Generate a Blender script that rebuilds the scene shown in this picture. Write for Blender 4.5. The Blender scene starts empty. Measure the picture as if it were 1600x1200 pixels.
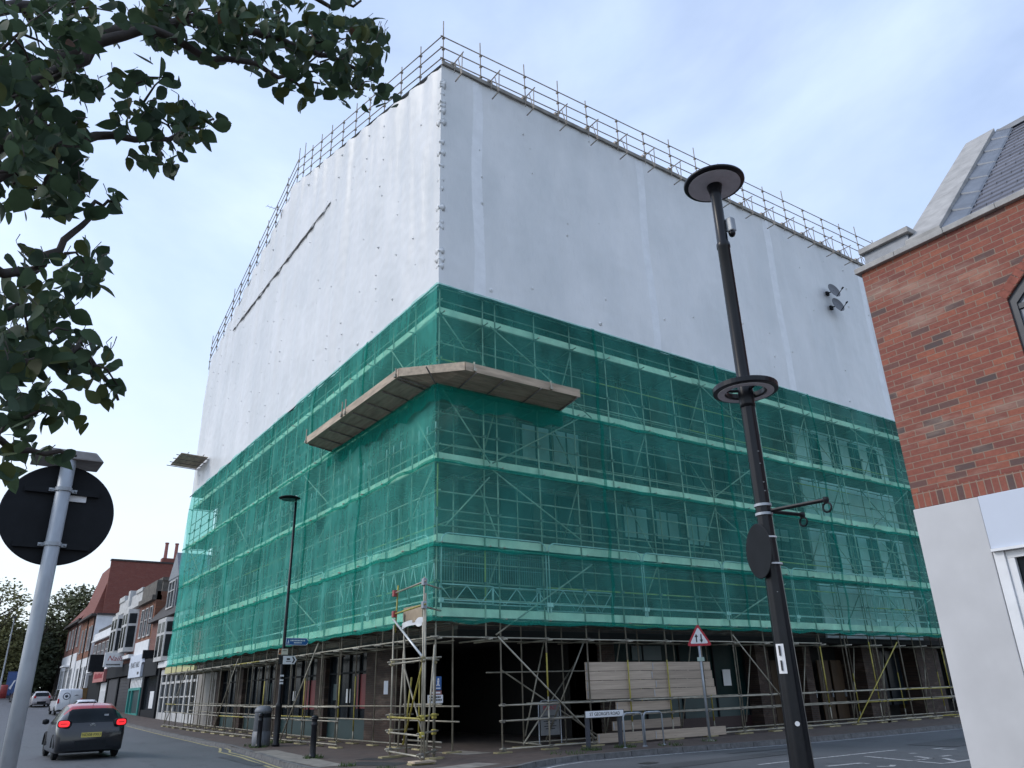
import bpy, bmesh, math, random
from mathutils import Vector, Matrix, noise
random.seed(7)
PI = math.pi
sc = bpy.context.scene
COL = sc.collection
X0, Y0 = 10.62, 19.05          # outer corner of the scaffold

def zg(y):                      # the left-hand street climbs gently away
    t = max(0.0, y - 28.0)
    return 0.00026*t*t if t < 72 else 1.348 + 0.0374*(min(t, 130) - 72)

# ------------------------------------------------------------------ mesh builder
class MB:
    def __init__(s):
        s.v = []; s.f = []; s.m = []; s.cur = 0; s.M = None
    def add(s, vs, fs):
        b = len(s.v)
        if s.M is not None: vs = [s.M @ Vector(p) for p in vs]
        s.v += [tuple(p) for p in vs]
        for f in fs:
            s.f.append(tuple(b+i for i in f)); s.m.append(s.cur)
        return s
    def box(s, x0, y0, z0, x1, y1, z1):
        x0, x1 = min(x0, x1), max(x0, x1); y0, y1 = min(y0, y1), max(y0, y1); z0, z1 = min(z0, z1), max(z0, z1)
        return s.add([(x0,y0,z0),(x1,y0,z0),(x1,y1,z0),(x0,y1,z0),(x0,y0,z1),(x1,y0,z1),(x1,y1,z1),(x0,y1,z1)],
                     [(0,3,2,1),(4,5,6,7),(0,1,5,4),(1,2,6,5),(2,3,7,6),(3,0,4,7)])
    def hexa(s, bot, top):
        return s.add(list(bot)+list(top), [(3,2,1,0),(4,5,6,7),(0,1,5,4),(1,2,6,5),(2,3,7,6),(3,0,4,7)])
    def quad(s, a, b, c, d): return s.add([a,b,c,d], [(0,1,2,3)])
    def poly(s, pts): return s.add(pts, [tuple(range(len(pts)))])
    def prism(s, pts, d):       # polygon extruded by vector d
        n = len(pts); d = Vector(d)
        vs = [Vector(p) for p in pts]; vs += [p+d for p in vs]
        return s.add(vs, [tuple(reversed(range(n))), tuple(range(n, 2*n))] + [(i, (i+1) % n, n+(i+1) % n, n+i) for i in range(n)])
    def tube(s, a, b, r, n=7, r2=None, cap=True):
        a = Vector(a); b = Vector(b); d = b-a
        if d.length < 1e-6: return s
        d.normalize(); u = d.orthogonal().normalized(); w = d.cross(u)
        r2 = r if r2 is None else r2
        vs = []
        for p, rr in ((a, r), (b, r2)):
            for i in range(n):
                t = 2*PI*i/n; vs.append(p + (u*math.cos(t)+w*math.sin(t))*rr)
        fs = [(i, (i+1) % n, n+(i+1) % n, n+i) for i in range(n)]
        if cap: fs += [tuple(reversed(range(n))), tuple(range(n, 2*n))]
        return s.add(vs, fs)
    def path(s, pts, r, n=7):   # bent tube; r may be a list
        P = [Vector(p) for p in pts]; rs = r if isinstance(r, (list, tuple)) else [r]*len(P)
        vs = []; u = None
        for i, p in enumerate(P):
            d = (P[min(i+1, len(P)-1)] - P[max(i-1, 0)]).normalized()
            u = d.orthogonal().normalized() if u is None else (u - d*u.dot(d)).normalized()
            w = d.cross(u)
            for k in range(n):
                t = 2*PI*k/n; vs.append(p + (u*math.cos(t)+w*math.sin(t))*rs[i])
        fs = []
        for i in range(len(P)-1):
            for k in range(n):
                fs.append((i*n+k, i*n+(k+1) % n, (i+1)*n+(k+1) % n, (i+1)*n+k))
        fs += [tuple(reversed(range(n))), tuple(range((len(P)-1)*n, len(P)*n))]
        return s.add(vs, fs)
    def lathe(s, prof, c=(0,0,0), n=24, M=None):   # prof: (r, z) from bottom to top
        vs = []
        for r, z in prof:
            for i in range(n):
                t = 2*PI*i/n; vs.append(Vector((r*math.cos(t), r*math.sin(t), z)))
        if M is not None: vs = [M @ p for p in vs]
        vs = [p+Vector(c) for p in vs]
        m = len(prof)
        fs = [(j*n+i, j*n+(i+1) % n, (j+1)*n+(i+1) % n, (j+1)*n+i) for j in range(m-1) for i in range(n)]
        fs += [tuple(reversed(range(n))), tuple(range((m-1)*n, m*n))]
        return s.add(vs, fs)
    def grid(s, nu, nv, fn, flip=False):
        vs = [fn(i/nu, j/nv) for j in range(nv+1) for i in range(nu+1)]
        fs = []
        for j in range(nv):
            for i in range(nu):
                a = j*(nu+1)+i; q = (a, a+1, a+nu+2, a+nu+1)
                fs.append(q[::-1] if flip else q)
        return s.add(vs, fs)
    def compact(s):
        used = sorted({i for f in s.f for i in f}); mp = {i: k for k, i in enumerate(used)}
        s.v = [s.v[i] for i in used]; s.f = [tuple(mp[i] for i in f) for f in s.f]; return s
    def build(s, name, mats, parent=None, smooth=False, bevel=0, origin=None):
        me = bpy.data.meshes.new(name)
        vs = s.v
        if origin is not None:
            o3 = Vector(origin); vs = [tuple(Vector(p)-o3) for p in vs]
        me.from_pydata(vs, [], s.f)
        if not isinstance(mats, (list, tuple)): mats = [mats]
        for m in mats: me.materials.append(m)
        if len(mats) > 1: me.polygons.foreach_set('material_index', s.m)
        if smooth: me.polygons.foreach_set('use_smooth', [True]*len(me.polygons))
        me.update()
        o = bpy.data.objects.new(name, me); COL.objects.link(o)
        if origin is not None: o.location = origin
        if parent is not None: o.parent = parent
        if bevel:
            b = o.modifiers.new('bevel', 'BEVEL'); b.width = bevel; b.segments = 2; b.limit_method = 'ANGLE'
        return o

def empty(name, label, cat, loc=(0,0,0), group=None, rz=0):
    o = bpy.data.objects.new(name, None); COL.objects.link(o)
    o.empty_display_size = 0.2; o.location = loc; o.rotation_euler = (0, 0, rz)
    return tag(o, label, cat, group)
def tag(o, label, cat, group=None):
    o['label'] = label; o['category'] = cat
    if group: o['group'] = group
    return o
def struct(o, kind='structure'):
    o['kind'] = kind; return o
def copy_tree(o, parent=None):
    c = o.copy(); COL.objects.link(c)
    if parent is not None: c.parent = parent
    for ch in list(o.children): copy_tree(ch, c)
    return c
def text(name, s, size, mat, parent, loc, face='R', depth=0.004, shear=0, align='CENTER', rot=None, sx=1.0):
    cu = bpy.data.curves.new(name, 'FONT'); cu.body = s; cu.size = size; cu.extrude = depth; cu.shear = shear
    cu.align_x = align; cu.align_y = 'CENTER'; cu.resolution_u = 3
    t = bpy.data.objects.new(name+'_tmp', cu); COL.objects.link(t)
    dg = bpy.context.evaluated_depsgraph_get()
    me = bpy.data.meshes.new_from_object(t.evaluated_get(dg))
    bpy.data.objects.remove(t); bpy.data.curves.remove(cu)
    me.name = name; me.materials.clear(); me.materials.append(mat)
    R = {'R': Matrix.Rotation(PI/2, 4, 'X'), 'L': Matrix.Rotation(-PI/2, 4, 'Z') @ Matrix.Rotation(PI/2, 4, 'X')}[face]
    if rot is not None: R = rot
    me.transform(Matrix.Translation(loc) @ R @ Matrix.Diagonal((sx, 1, 1, 1)))
    o = bpy.data.objects.new(name, me); COL.objects.link(o); o.parent = parent
    return o

# ------------------------------------------------------------------ materials
def nodes(name):
    m = bpy.data.materials.new(name); m.use_nodes = True
    nt = m.node_tree; return m, nt, nt.nodes['Principled BSDF'], nt.nodes['Material Output']
def N(nt, typ, **kw):
    n = nt.nodes.new(typ)
    for k, v in kw.items(): setattr(n, k, v)
    return n
def ramp(nt, src, stops, interp='LINEAR'):
    r = N(nt, 'ShaderNodeValToRGB'); e = r.color_ramp.elements; r.color_ramp.interpolation = interp
    while len(e) < len(stops): e.new(0.5)
    for i, (p, c) in enumerate(stops):
        e[i].position = p; e[i].color = (*c, 1) if len(c) == 3 else c
    nt.links.new(src, r.inputs[0]); return r.outputs[0]
def mixc(nt, fac, a, b, mode='MIX'):
    n = N(nt, 'ShaderNodeMix', data_type='RGBA', blend_type=mode)
    for inp, v in ((n.inputs[0], fac), (n.inputs[6], a), (n.inputs[7], b)):
        if isinstance(v, bpy.types.NodeSocket): nt.links.new(v, inp)
        elif isinstance(v, (tuple, list)): inp.default_value = (*v, 1)
        else: inp.default_value = v
    return n.outputs[2]
def noise_n(nt, scale, detail=4, rough=0.6, coord='Object', stretch=None):
    tc = N(nt, 'ShaderNodeTexCoord'); out = tc.outputs[coord]
    if stretch:
        mp = N(nt, 'ShaderNodeMapping'); mp.inputs['Scale'].default_value = stretch
        nt.links.new(out, mp.inputs[0]); out = mp.outputs[0]
    n = N(nt, 'ShaderNodeTexNoise'); n.inputs['Scale'].default_value = scale
    n.inputs['Detail'].default_value = detail; n.inputs['Roughness'].default_value = rough
    nt.links.new(out, n.inputs['Vector']); return n.outputs['Fac']
def bump(nt, bs, h, strength=0.3, dist=0.02):
    b = N(nt, 'ShaderNodeBump'); b.inputs['Strength'].default_value = strength; b.inputs['Distance'].default_value = dist
    nt.links.new(h, b.inputs['Height']); nt.links.new(b.outputs[0], bs.inputs['Normal'])
def plain(name, c, rough=0.6, metal=0.0, var=0.15, scale=6, bmp=0.0, spec=0.5, stretch=None, rnd=0.0):
    m, nt, bs, out = nodes(name)
    bs.inputs['Roughness'].default_value = rough; bs.inputs['Metallic'].default_value = metal
    bs.inputs['Specular IOR Level'].default_value = spec
    if var:
        f = noise_n(nt, scale, stretch=stretch)
        lo = tuple(x*(1-var) for x in c); hi = tuple(min(1, x*(1+var)) for x in c)
        col = ramp(nt, f, [(0.3, lo), (0.7, hi)])
        if rnd:
            oi = N(nt, 'ShaderNodeObjectInfo'); 
            mp = N(nt, 'ShaderNodeMapRange'); mp.inputs[3].default_value = 1-rnd; mp.inputs[4].default_value = 1+rnd
            nt.links.new(oi.outputs['Random'], mp.inputs[0])
            hv = N(nt, 'ShaderNodeHueSaturation'); nt.links.new(mp.outputs[0], hv.inputs['Value']); nt.links.new(col, hv.inputs['Color']); col = hv.outputs[0]
        nt.links.new(col, bs.inputs['Base Color'])
        if bmp: bump(nt, bs, f, bmp)
    else: bs.inputs['Base Color'].default_value = (*c, 1)
    return m
def brick(name, stops, mortar, plane='YZ', bw=0.225, bh=0.075, ms=0.012, dirt=0.25, offset=0.5):
    m, nt, bs, out = nodes(name)
    tc = N(nt, 'ShaderNodeTexCoord'); sp = N(nt, 'ShaderNodeSeparateXYZ'); nt.links.new(tc.outputs['Object'], sp.inputs[0])
    cb = N(nt, 'ShaderNodeCombineXYZ')
    idx = {'X': 0, 'Y': 1, 'Z': 2}
    nt.links.new(sp.outputs[idx[plane[0]]], cb.inputs[0]); nt.links.new(sp.outputs[idx[plane[1]]], cb.inputs[1])
    b = N(nt, 'ShaderNodeTexBrick'); nt.links.new(cb.outputs[0], b.inputs['Vector'])
    b.offset = offset; b.inputs['Scale'].default_value = 1; b.inputs['Mortar Size'].default_value = ms/2
    b.inputs['Mortar Smooth'].default_value = 0.15; b.inputs['Bias'].default_value = 0.0
    b.inputs['Brick Width'].default_value = bw; b.inputs['Row Height'].default_value = bh
    b.inputs['Color1'].default_value = (0, 0, 0, 1); b.inputs['Color2'].default_value = (1, 1, 1, 1); b.inputs['Mortar'].default_value = (0.5, 0.5, 0.5, 1)
    col = ramp(nt, b.outputs['Color'], stops)
    f = noise_n(nt, 1.1, 6, 0.65, stretch=(1, 0.6, 3.0)); f2 = noise_n(nt, 30, 3)
    col = mixc(nt, ramp(nt, f2, [(0.3, (0.0,)*3), (0.75, (0.5,)*3)]), col, tuple(0.55*x for x in stops[len(stops)//2][1]))
    col = mixc(nt, b.outputs['Fac'], col, mortar)
    col = mixc(nt, ramp(nt, f, [(0.52, (0,)*3), (0.75, (dirt,)*3)]), col, (0.42, 0.33, 0.26))
    nt.links.new(col, bs.inputs['Base Color']); bs.inputs['Roughness'].default_value = 0.85
    inv = N(nt, 'ShaderNodeMath', operation='MULTIPLY_ADD'); inv.inputs[1].default_value = -1; inv.inputs[2].default_value = 1
    nt.links.new(b.outputs['Fac'], inv.inputs[0]); ad = N(nt, 'ShaderNodeMath', operation='MULTIPLY_ADD'); ad.inputs[1].default_value = 0.35
    nt.links.new(f2, ad.inputs[0]); nt.links.new(inv.outputs[0], ad.inputs[2]); bump(nt, bs, ad.outputs[0], 0.6, 0.008)
    return m

M = {}
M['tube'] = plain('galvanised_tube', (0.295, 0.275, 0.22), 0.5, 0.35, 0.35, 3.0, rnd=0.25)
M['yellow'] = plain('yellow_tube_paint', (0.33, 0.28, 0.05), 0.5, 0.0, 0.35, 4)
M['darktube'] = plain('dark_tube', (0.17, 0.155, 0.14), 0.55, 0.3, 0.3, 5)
M['coupler'] = plain('coupler_steel', (0.16, 0.15, 0.13), 0.6, 0.4, 0.4, 20)
M['redcap'] = plain('red_fitting', (0.30, 0.05, 0.05), 0.5)
M['alu'] = plain('aluminium_beam', (0.5, 0.52, 0.52), 0.4, 0.5, 0.15, 4)
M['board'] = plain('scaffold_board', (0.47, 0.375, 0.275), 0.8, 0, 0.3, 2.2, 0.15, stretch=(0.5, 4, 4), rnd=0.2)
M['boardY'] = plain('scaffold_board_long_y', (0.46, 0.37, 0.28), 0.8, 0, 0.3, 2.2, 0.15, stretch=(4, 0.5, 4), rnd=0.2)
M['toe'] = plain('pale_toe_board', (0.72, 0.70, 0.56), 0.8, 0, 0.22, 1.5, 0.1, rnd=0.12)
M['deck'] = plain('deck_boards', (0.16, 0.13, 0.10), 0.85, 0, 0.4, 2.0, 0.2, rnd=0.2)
M['sole'] = plain('yellow_sole_board', (0.30, 0.26, 0.14), 0.8, 0, 0.3, 4, 0.1, rnd=0.25)
M['black'] = plain('black_paint', (0.008, 0.009, 0.012), 0.3, 0, 0.2, 8, spec=0.28)
M['matblack'] = plain('matt_black', (0.011, 0.013, 0.016), 0.7, 0, 0.2, 8, spec=0.2)
M['galv'] = plain('galvanised_post', (0.33, 0.36, 0.39), 0.5, 0.35, 0.35, 5, 0.04, stretch=(1, 1, 0.4))
M['white'] = plain('white_paint', (0.75, 0.76, 0.77), 0.5, 0, 0.06, 5)
M['offwhite'] = plain('aged_white_render', (0.68, 0.69, 0.70), 0.8, 0, 0.1, 1.5, 0.05)
M['stucco'] = plain('smooth_white_stucco', (0.52, 0.52, 0.525), 0.75, 0, 0.09, 1.1, 0.06)
M['fascia'] = plain('white_fascia_panel', (0.54, 0.59, 0.68), 0.45, 0, 0.04, 1.0)
M['oldwhite'] = plain('grubby_white_paint', (0.46, 0.46, 0.45), 0.7, 0, 0.2, 2, 0.05)
M['stone'] = plain('coping_stone', (0.36, 0.35, 0.335), 0.85, 0, 0.2, 5, 0.1)
M['kerb'] = plain('granite_kerb', (0.115, 0.115, 0.115), 0.85, 0, 0.35, 6, 0.15)
M['lead'] = plain('lead_flashing', (0.16, 0.175, 0.2), 0.5, 0.3, 0.2, 5)
M['glass'] = plain('dark_window_glass', (0.012, 0.016, 0.02), 0.15, 0, 0.3, 1.5, spec=0.06)
M['shopglass'] = plain('shop_window_glass', (0.006, 0.022, 0.022), 0.25, 0, 0.3, 1.0, spec=0.05)
M['frost'] = plain('frosted_shop_panel', (0.025, 0.055, 0.058), 0.4, 0, 0.15, 1.0)
M['blind'] = plain('pale_window_blind', (0.27, 0.31, 0.31), 0.7, 0, 0.2, 1.5)
M['void_shade'] = plain('void_shade_black', (0.018, 0.018, 0.018), 0.9)  # near-black so recesses read as deep shade, put into the colour
M['darkbrick'] = brick('dark_brown_brick', [(0.0, (0.03, 0.018, 0.014)), (0.5, (0.05, 0.026, 0.018)), (1.0, (0.036, 0.024, 0.018))], (0.05, 0.047, 0.044), 'YZ')
M['darkbrickX'] = brick('dark_brown_brick_front', [(0.0, (0.035, 0.022, 0.017)), (0.5, (0.06, 0.032, 0.022)), (1.0, (0.042, 0.028, 0.022))], (0.06, 0.056, 0.052), 'XZ')
M['redposter'] = plain('red_poster', (0.16, 0.018, 0.02), 0.5)
M['wood'] = plain('brown_wooden_door', (0.06, 0.034, 0.015), 0.6, 0, 0.3, 3, stretch=(3, 3, 0.4))
M['greyplastic'] = plain('grey_plastic_bin', (0.13, 0.14, 0.155), 0.5, 0, 0.12, 6)
M['signwhite'] = plain('sign_white', (0.72, 0.73, 0.74), 0.45, 0, 0.04, 8)
M['signblue'] = plain('sign_blue', (0.02, 0.10, 0.30), 0.4, 0, 0.06, 8)
M['signred'] = plain('sign_red', (0.42, 0.015, 0.03), 0.4, 0, 0.06, 8)
M['ink'] = plain('sign_black_ink', (0.012, 0.012, 0.014), 0.5, 0, 0)
M['redink'] = plain('sign_red_ink', (0.35, 0.03, 0.04), 0.5, 0, 0)
M['greypost'] = plain('dark_grey_post', (0.035, 0.04, 0.055), 0.5)

def wet_asphalt(name, c):
    m, nt, bs, out = nodes(name)
    a = noise_n(nt, 0.35, 5, 0.6); b = noise_n(nt, 60, 2); c2 = noise_n(nt, 2.0, 4, 0.7, stretch=(1, 0.25, 1))
    col = ramp(nt, a, [(0.35, tuple(x*0.8 for x in c)), (0.65, tuple(x*1.2 for x in c))])
    col = mixc(nt, ramp(nt, b, [(0.35, (0,)*3), (0.8, (0.35,)*3)]), col, tuple(min(1, x*2.4) for x in c))
    col = mixc(nt, ramp(nt, c2, [(0.58, (0,)*3), (0.62, (0.35,)*3)]), col, tuple(x*0.55 for x in c))
    nt.links.new(col, bs.inputs['Base Color'])
    r = N(nt, 'ShaderNodeMapRange'); r.inputs[3].default_value = 0.55; r.inputs[4].default_value = 0.85
    nt.links.new(a, r.inputs[0]); nt.links.new(r.outputs[0], bs.inputs['Roughness'])
    bump(nt, bs, b, 0.4, 0.01); return m
M['asphalt'] = wet_asphalt('asphalt', (0.074, 0.078, 0.085))
M['earth'] = wet_asphalt('ground_tarmac', (0.07, 0.07, 0.068))
def paving():
    m, nt, bs, out = nodes('brick_paving')
    tc = N(nt, 'ShaderNodeTexCoord'); b = N(nt, 'ShaderNodeTexBrick'); nt.links.new(tc.outputs['Object'], b.inputs['Vector'])
    b.inputs['Scale'].default_value = 1; b.inputs['Brick Width'].default_value = 0.22; b.inputs['Row Height'].default_value = 0.11; b.inputs['Mortar Size'].default_value = 0.004
    b.inputs['Color1'].default_value = (0.075, 0.052, 0.043, 1); b.inputs['Color2'].default_value = (0.115, 0.085, 0.07, 1); b.inputs['Mortar'].default_value = (0.035, 0.032, 0.028, 1)
    a = noise_n(nt, 0.7, 5, 0.65)
    col = mixc(nt, ramp(nt, a, [(0.4, (0,)*3), (0.7, (0.55,)*3)]), b.outputs['Color'], (0.05, 0.047, 0.043))
    nt.links.new(col, bs.inputs['Base Color']); bs.inputs['Roughness'].default_value = 0.8
    bump(nt, bs, a, 0.2, 0.02); return m
M['paving'] = paving()
M['slab'] = plain('pale_concrete_slab', (0.20, 0.185, 0.16), 0.85, 0, 0.3, 3, 0.1)
def worn_paint(name, c, base, lo=0.42, hi=0.55):
    m, nt, bs, out = nodes(name)
    f = noise_n(nt, 9, 6, 0.75)
    nt.links.new(mixc(nt, ramp(nt, f, [(lo, (0,)*3), (hi, (1,)*3)]), base, c), bs.inputs['Base Color'])
    bs.inputs['Roughness'].default_value = 0.75; return m
M['linewhite'] = worn_paint('worn_white_road_paint', (0.42, 0.43, 0.44), (0.08, 0.083, 0.088), 0.36, 0.5)
M['lineyellow'] = worn_paint('worn_yellow_road_paint', (0.42, 0.36, 0.17), (0.08, 0.08, 0.078), 0.36, 0.5)

def netting(name, col, alpha, var):
    m, nt, bs, out = nodes(name)
    nt.nodes.remove(bs)
    tr = N(nt, 'ShaderNodeBsdfTransparent'); tr.inputs[0].default_value = (0.78, 1.0, 0.95, 1)
    df = N(nt, 'ShaderNodeBsdfDiffuse'); tl = N(nt, 'ShaderNodeBsdfTranslucent')
    f1 = noise_n(nt, 0.55, 5, 0.6, stretch=(1, 1, 0.7)); f2 = noise_n(nt, 3.0, 4, 0.6, stretch=(1, 1, 0.25))
    c = ramp(nt, f1, [(0.35, tuple(x*0.85 for x in col)), (0.65, tuple(x*1.15 for x in col))])
    nt.links.new(c, df.inputs[0]); nt.links.new(c, tl.inputs[0])
    mx = N(nt, 'ShaderNodeMixShader'); mx.inputs[0].default_value = 0.35
    nt.links.new(df.outputs[0], mx.inputs[1]); nt.links.new(tl.outputs[0], mx.inputs[2])
    ad = N(nt, 'ShaderNodeMath', operation='ADD'); nt.links.new(f1, ad.inputs[0]); nt.links.new(f2, ad.inputs[1])
    r = N(nt, 'ShaderNodeMapRange'); r.inputs[1].default_value = 0.65; r.inputs[2].default_value = 1.35
    r.inputs[3].default_value = alpha-var; r.inputs[4].default_value = alpha+var
    nt.links.new(ad.outputs[0], r.inputs[0])
    fin = N(nt, 'ShaderNodeMixShader'); nt.links.new(r.outputs[0], fin.inputs[0])
    nt.links.new(tr.outputs[0], fin.inputs[1]); nt.links.new(mx.outputs[0], fin.inputs[2])
    nt.links.new(fin.outputs[0], out.inputs['Surface']); return m
NETC = (0.14, 0.66, 0.555)
M['netR'] = netting('green_debris_netting', NETC, 0.25, 0.08)
M['netL'] = netting('green_debris_netting_grazing', NETC, 0.39, 0.13)  # same net; look of the grazing view put into a higher opacity
M['nethem'] = netting('green_netting_folded_hem', (0.012, 0.24, 0.19), 0.6, 0.12)

def wrap():
    m, nt, bs, out = nodes('white_shrink_wrap')
    a = noise_n(nt, 0.4, 5, 0.6, stretch=(1, 1, 0.5)); b = noise_n(nt, 2.6, 5, 0.65, stretch=(1.6, 1.6, 0.35)); c = noise_n(nt, 14, 3, 0.6)
    col = ramp(nt, a, [(0.3, (0.58, 0.60, 0.605)), (0.7, (0.73, 0.735, 0.735))])
    col = mixc(nt, ramp(nt, c, [(0.70, (0,)*3), (0.78, (0.35,)*3)]), col, (0.45, 0.47, 0.5))
    dd = noise_n(nt, 3.2, 6, 0.7, stretch=(3, 3, 0.3)); col = mixc(nt, ramp(nt, dd, [(0.60, (0,)*3), (0.74, (0.4,)*3)]), col, (0.50, 0.51, 0.53))
    nt.links.new(col, bs.inputs['Base Color']); bs.inputs['Roughness'].default_value = 0.42
    bs.inputs['Specular IOR Level'].default_value = 0.35
    bump(nt, bs, b, 0.5, 0.04); return m
M['wrap'] = wrap()
M['railtube'] = plain('tan_grey_rail_tube', (0.30, 0.265, 0.225), 0.55, 0.2, 0.3, 5)
M['wrapseam'] = plain('welded_wrap_seam', (0.73, 0.745, 0.76), 0.45, 0, 0.06, 2, 0.05)
# ------------------------------------------------------------------ setting: ground, road, pavement, kerb, markings
ys = [-900, -300, -100, -40, 0, 28] + list(range(34, 134, 6)) + [200, 500, 1500]
xs = [-1200, -300, -100, -40, -10, 0, 12, 30, 60, 150, 500, 1200]
b = MB(); nx = len(xs)
b.add([(x, y, zg(y)-0.17) for y in ys for x in xs],
      [(j*nx+i, j*nx+i+1, (j+1)*nx+i+1, (j+1)*nx+i) for j in range(len(ys)-1) for i in range(nx-1)])
struct(b.build('ground', M['earth']))
ry = [-30, 0, 28] + list(range(31, 133, 3))
rx = [-4, -1, 1.2, 4.8, 7.0, 14, 60]; crown = [0, 0, .13, .13, 0, 0, 0]
ry = [-30, 0, 20] + list(range(23, 133, 3)); nr = len(rx)
b = MB(); b.add([(x, y, zg(y)-0.12+crown[i]*min(1, max(0, (y-20)/6))) for y in ry for i, x in enumerate(rx)],
      [(j*nr+i, j*nr+i+1, (j+1)*nr+i+1, (j+1)*nr+i) for j in range(len(ry)-1) for i in range(nr-1)])
struct(b.build('road', M['asphalt']))

KL = [(10.4, 130), (10.1, 80), (9.7, 57.2), (9.48, 49.9), (9.18, 42.1), (8.96, 36.3), (8.75, 32.8), (8.69, 30.6), (8.35, 28)]
KC = [(8.35, 28), (7.95, 24.6), (7.57, 21.8), (7.38, 19.4), (7.6, 17.6), (8.3, 16.3), (9.4, 15.6), (10.8, 15.6), (12.0, 16.35), (13.2, 16.75),
      (14.5, 16.75), (17.0, 16.55), (22.5, 16.0), (31.1, 15.9), (60, 15.9)]
def kx(y):
    for (xa, ya), (xb, yb) in zip(KL, KL[1:]):
        if yb <= y <= ya: return xb + (xa-xb)*(y-yb)/(ya-yb)
    return KL[0][0]
b = MB()
b.poly([(x, y, 0) for x, y in KC] + [(60, 28, 0)])
pv = [28] + list(range(31, 133, 3))
for y0, y1 in zip(pv, pv[1:]):
    y1c = min(y1, 130)
    b.quad((kx(y0), y0, zg(y0)), (60, y0, zg(y0)), (60, y1c, zg(y1c)), (kx(y1c), y1c, zg(y1c)))
struct(b.build('pavement', M['paving']))
# the near corner where the photograph was taken from
b = MB(); b.box(-12, -12, -0.16, 60, 6.3, 0.0); struct(b.build('near_pavement', M['paving']))

def resample(pts, step):
    out = [Vector((*pts[0], 0))]; carry = 0.0
    for a, c in zip(pts, pts[1:]):
        a = Vector((*a, 0)); c = Vector((*c, 0)); L = (c-a).length; t = step-carry
        while t <= L: out.append(a+(c-a)*(t/L)); t += step
        carry = L-(t-step)
    return out
b = MB()
K = resample(KL[:-1]+KC, 0.9)
for i in range(len(K)-1):
    a, c = K[i], K[i+1]; d = (c-a).normalized(); nrm = Vector((d.y, -d.x, 0))*-1   # towards the pavement
    g = d*0.011; a2, c2 = a+g, c-g; za, zc = zg(a.y), zg(c.y)
    o = 0.012*random.random()
    q = lambda p, z, k: (p.x+nrm.x*k, p.y+nrm.y*k, z)
    b.hexa([q(a2, za-.16, -.02), q(c2, zc-.16, -.02), q(c2, zc-.16, .14), q(a2, za-.16, .14)],
           [q(a2, za+.004+o, 0.005), q(c2, zc+.004+o, 0.005), q(c2, zc+.004+o, .14), q(a2, za+.004+o, .14)])
struct(b.build('kerb', M['kerb']))

def line(name, pts, w, mat, lift=0.005):
    b = MB(); P = [Vector((*p, 0)) for p in pts]
    vs = []
    for i, p in enumerate(P):
        d = (P[min(i+1, len(P)-1)]-P[max(i-1, 0)]).normalized(); n_ = Vector((-d.y, d.x, 0))*w/2
        for q in (p-n_, p+n_): vs.append((q.x, q.y, zg(q.y)-0.12+lift))
    b.add(vs, [(2*i, 2*i+2, 2*i+3, 2*i+1) for i in range(len(P)-1)])
    return struct(b.build(name, mat))
def dens(pts, s=1.0): return [(p.x, p.y) for p in resample(pts, s)]
line('yellow_line', dens([(9.62, 57.2), (9.38, 50), (9.05, 42), (8.82, 36.3), (8.58, 32.6)])+[(8.62, 31.9)], 0.09, M['lineyellow'])
line('yellow_line', [(8.6, 31.6), (8.3, 30.4), (7.98, 29.3), (7.81, 26.3), (7.58, 24.5), (7.28, 21.9), (7.1, 19.4), (7.3, 17.5), (8.1, 16.0), (9.3, 15.2)], 0.09, M['lineyellow'])
line('yellow_line', [(8.7, 31.3), (8.52, 30.0), (8.18, 28.8), (8.04, 26.6), (7.78, 24.4), (7.46, 21.9), (7.26, 19.4), (7.48, 17.6), (8.2, 16.2), (9.38, 15.42)], 0.08, M['lineyellow'])
line('white_edge_line', dens([(10.9, 15.2), (12.1, 16.0), (13.2, 16.42), (14.5, 16.42), (17, 16.25), (22.5, 15.72), (31, 15.6), (50, 15.6)], 0.7), 0.10, M['linewhite'])
for x0, x1 in ((15.5, 20.84), (24.5, 29.5), (33, 38), (7, 11.8)):
    line('centre_line', [(x0, 12.67-(x0-15.5)*.037), ((x0+x1)/2, 12.67-((x0+x1)/2-15.5)*.037), (x1, 12.67-(x1-15.5)*.037)], 0.11, M['linewhite'])
for pts in ([(18.72, 12.03), (18.3, 10.62), (19.14, 10.6)], [(19.38, 11.14), (19.07, 10.56)], [(18.24, 10.44), (18.08, 9.82), (18.36, 9.78), (19.3, 9.79)],
            [(19.29, 10.4), (18.83, 9.92)], [(19.71, 10.7), (20.08, 10.65)], [(16.11, 11.32), (17.19, 11.16), (17.11, 10.95)], [(20.03, 11.67), (20.22, 11.57)],
            [(21.62, 11.9), (22.06, 11.84)], [(16.7, 10.5), (16.92, 10.3), (17.2, 10.42)], [(21.5, 11.6), (21.9, 11.45)], [(15.4, 10.9), (15.9, 10.2)]):
    line('road_marking', pts, 0.13, M['linewhite'])
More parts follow.
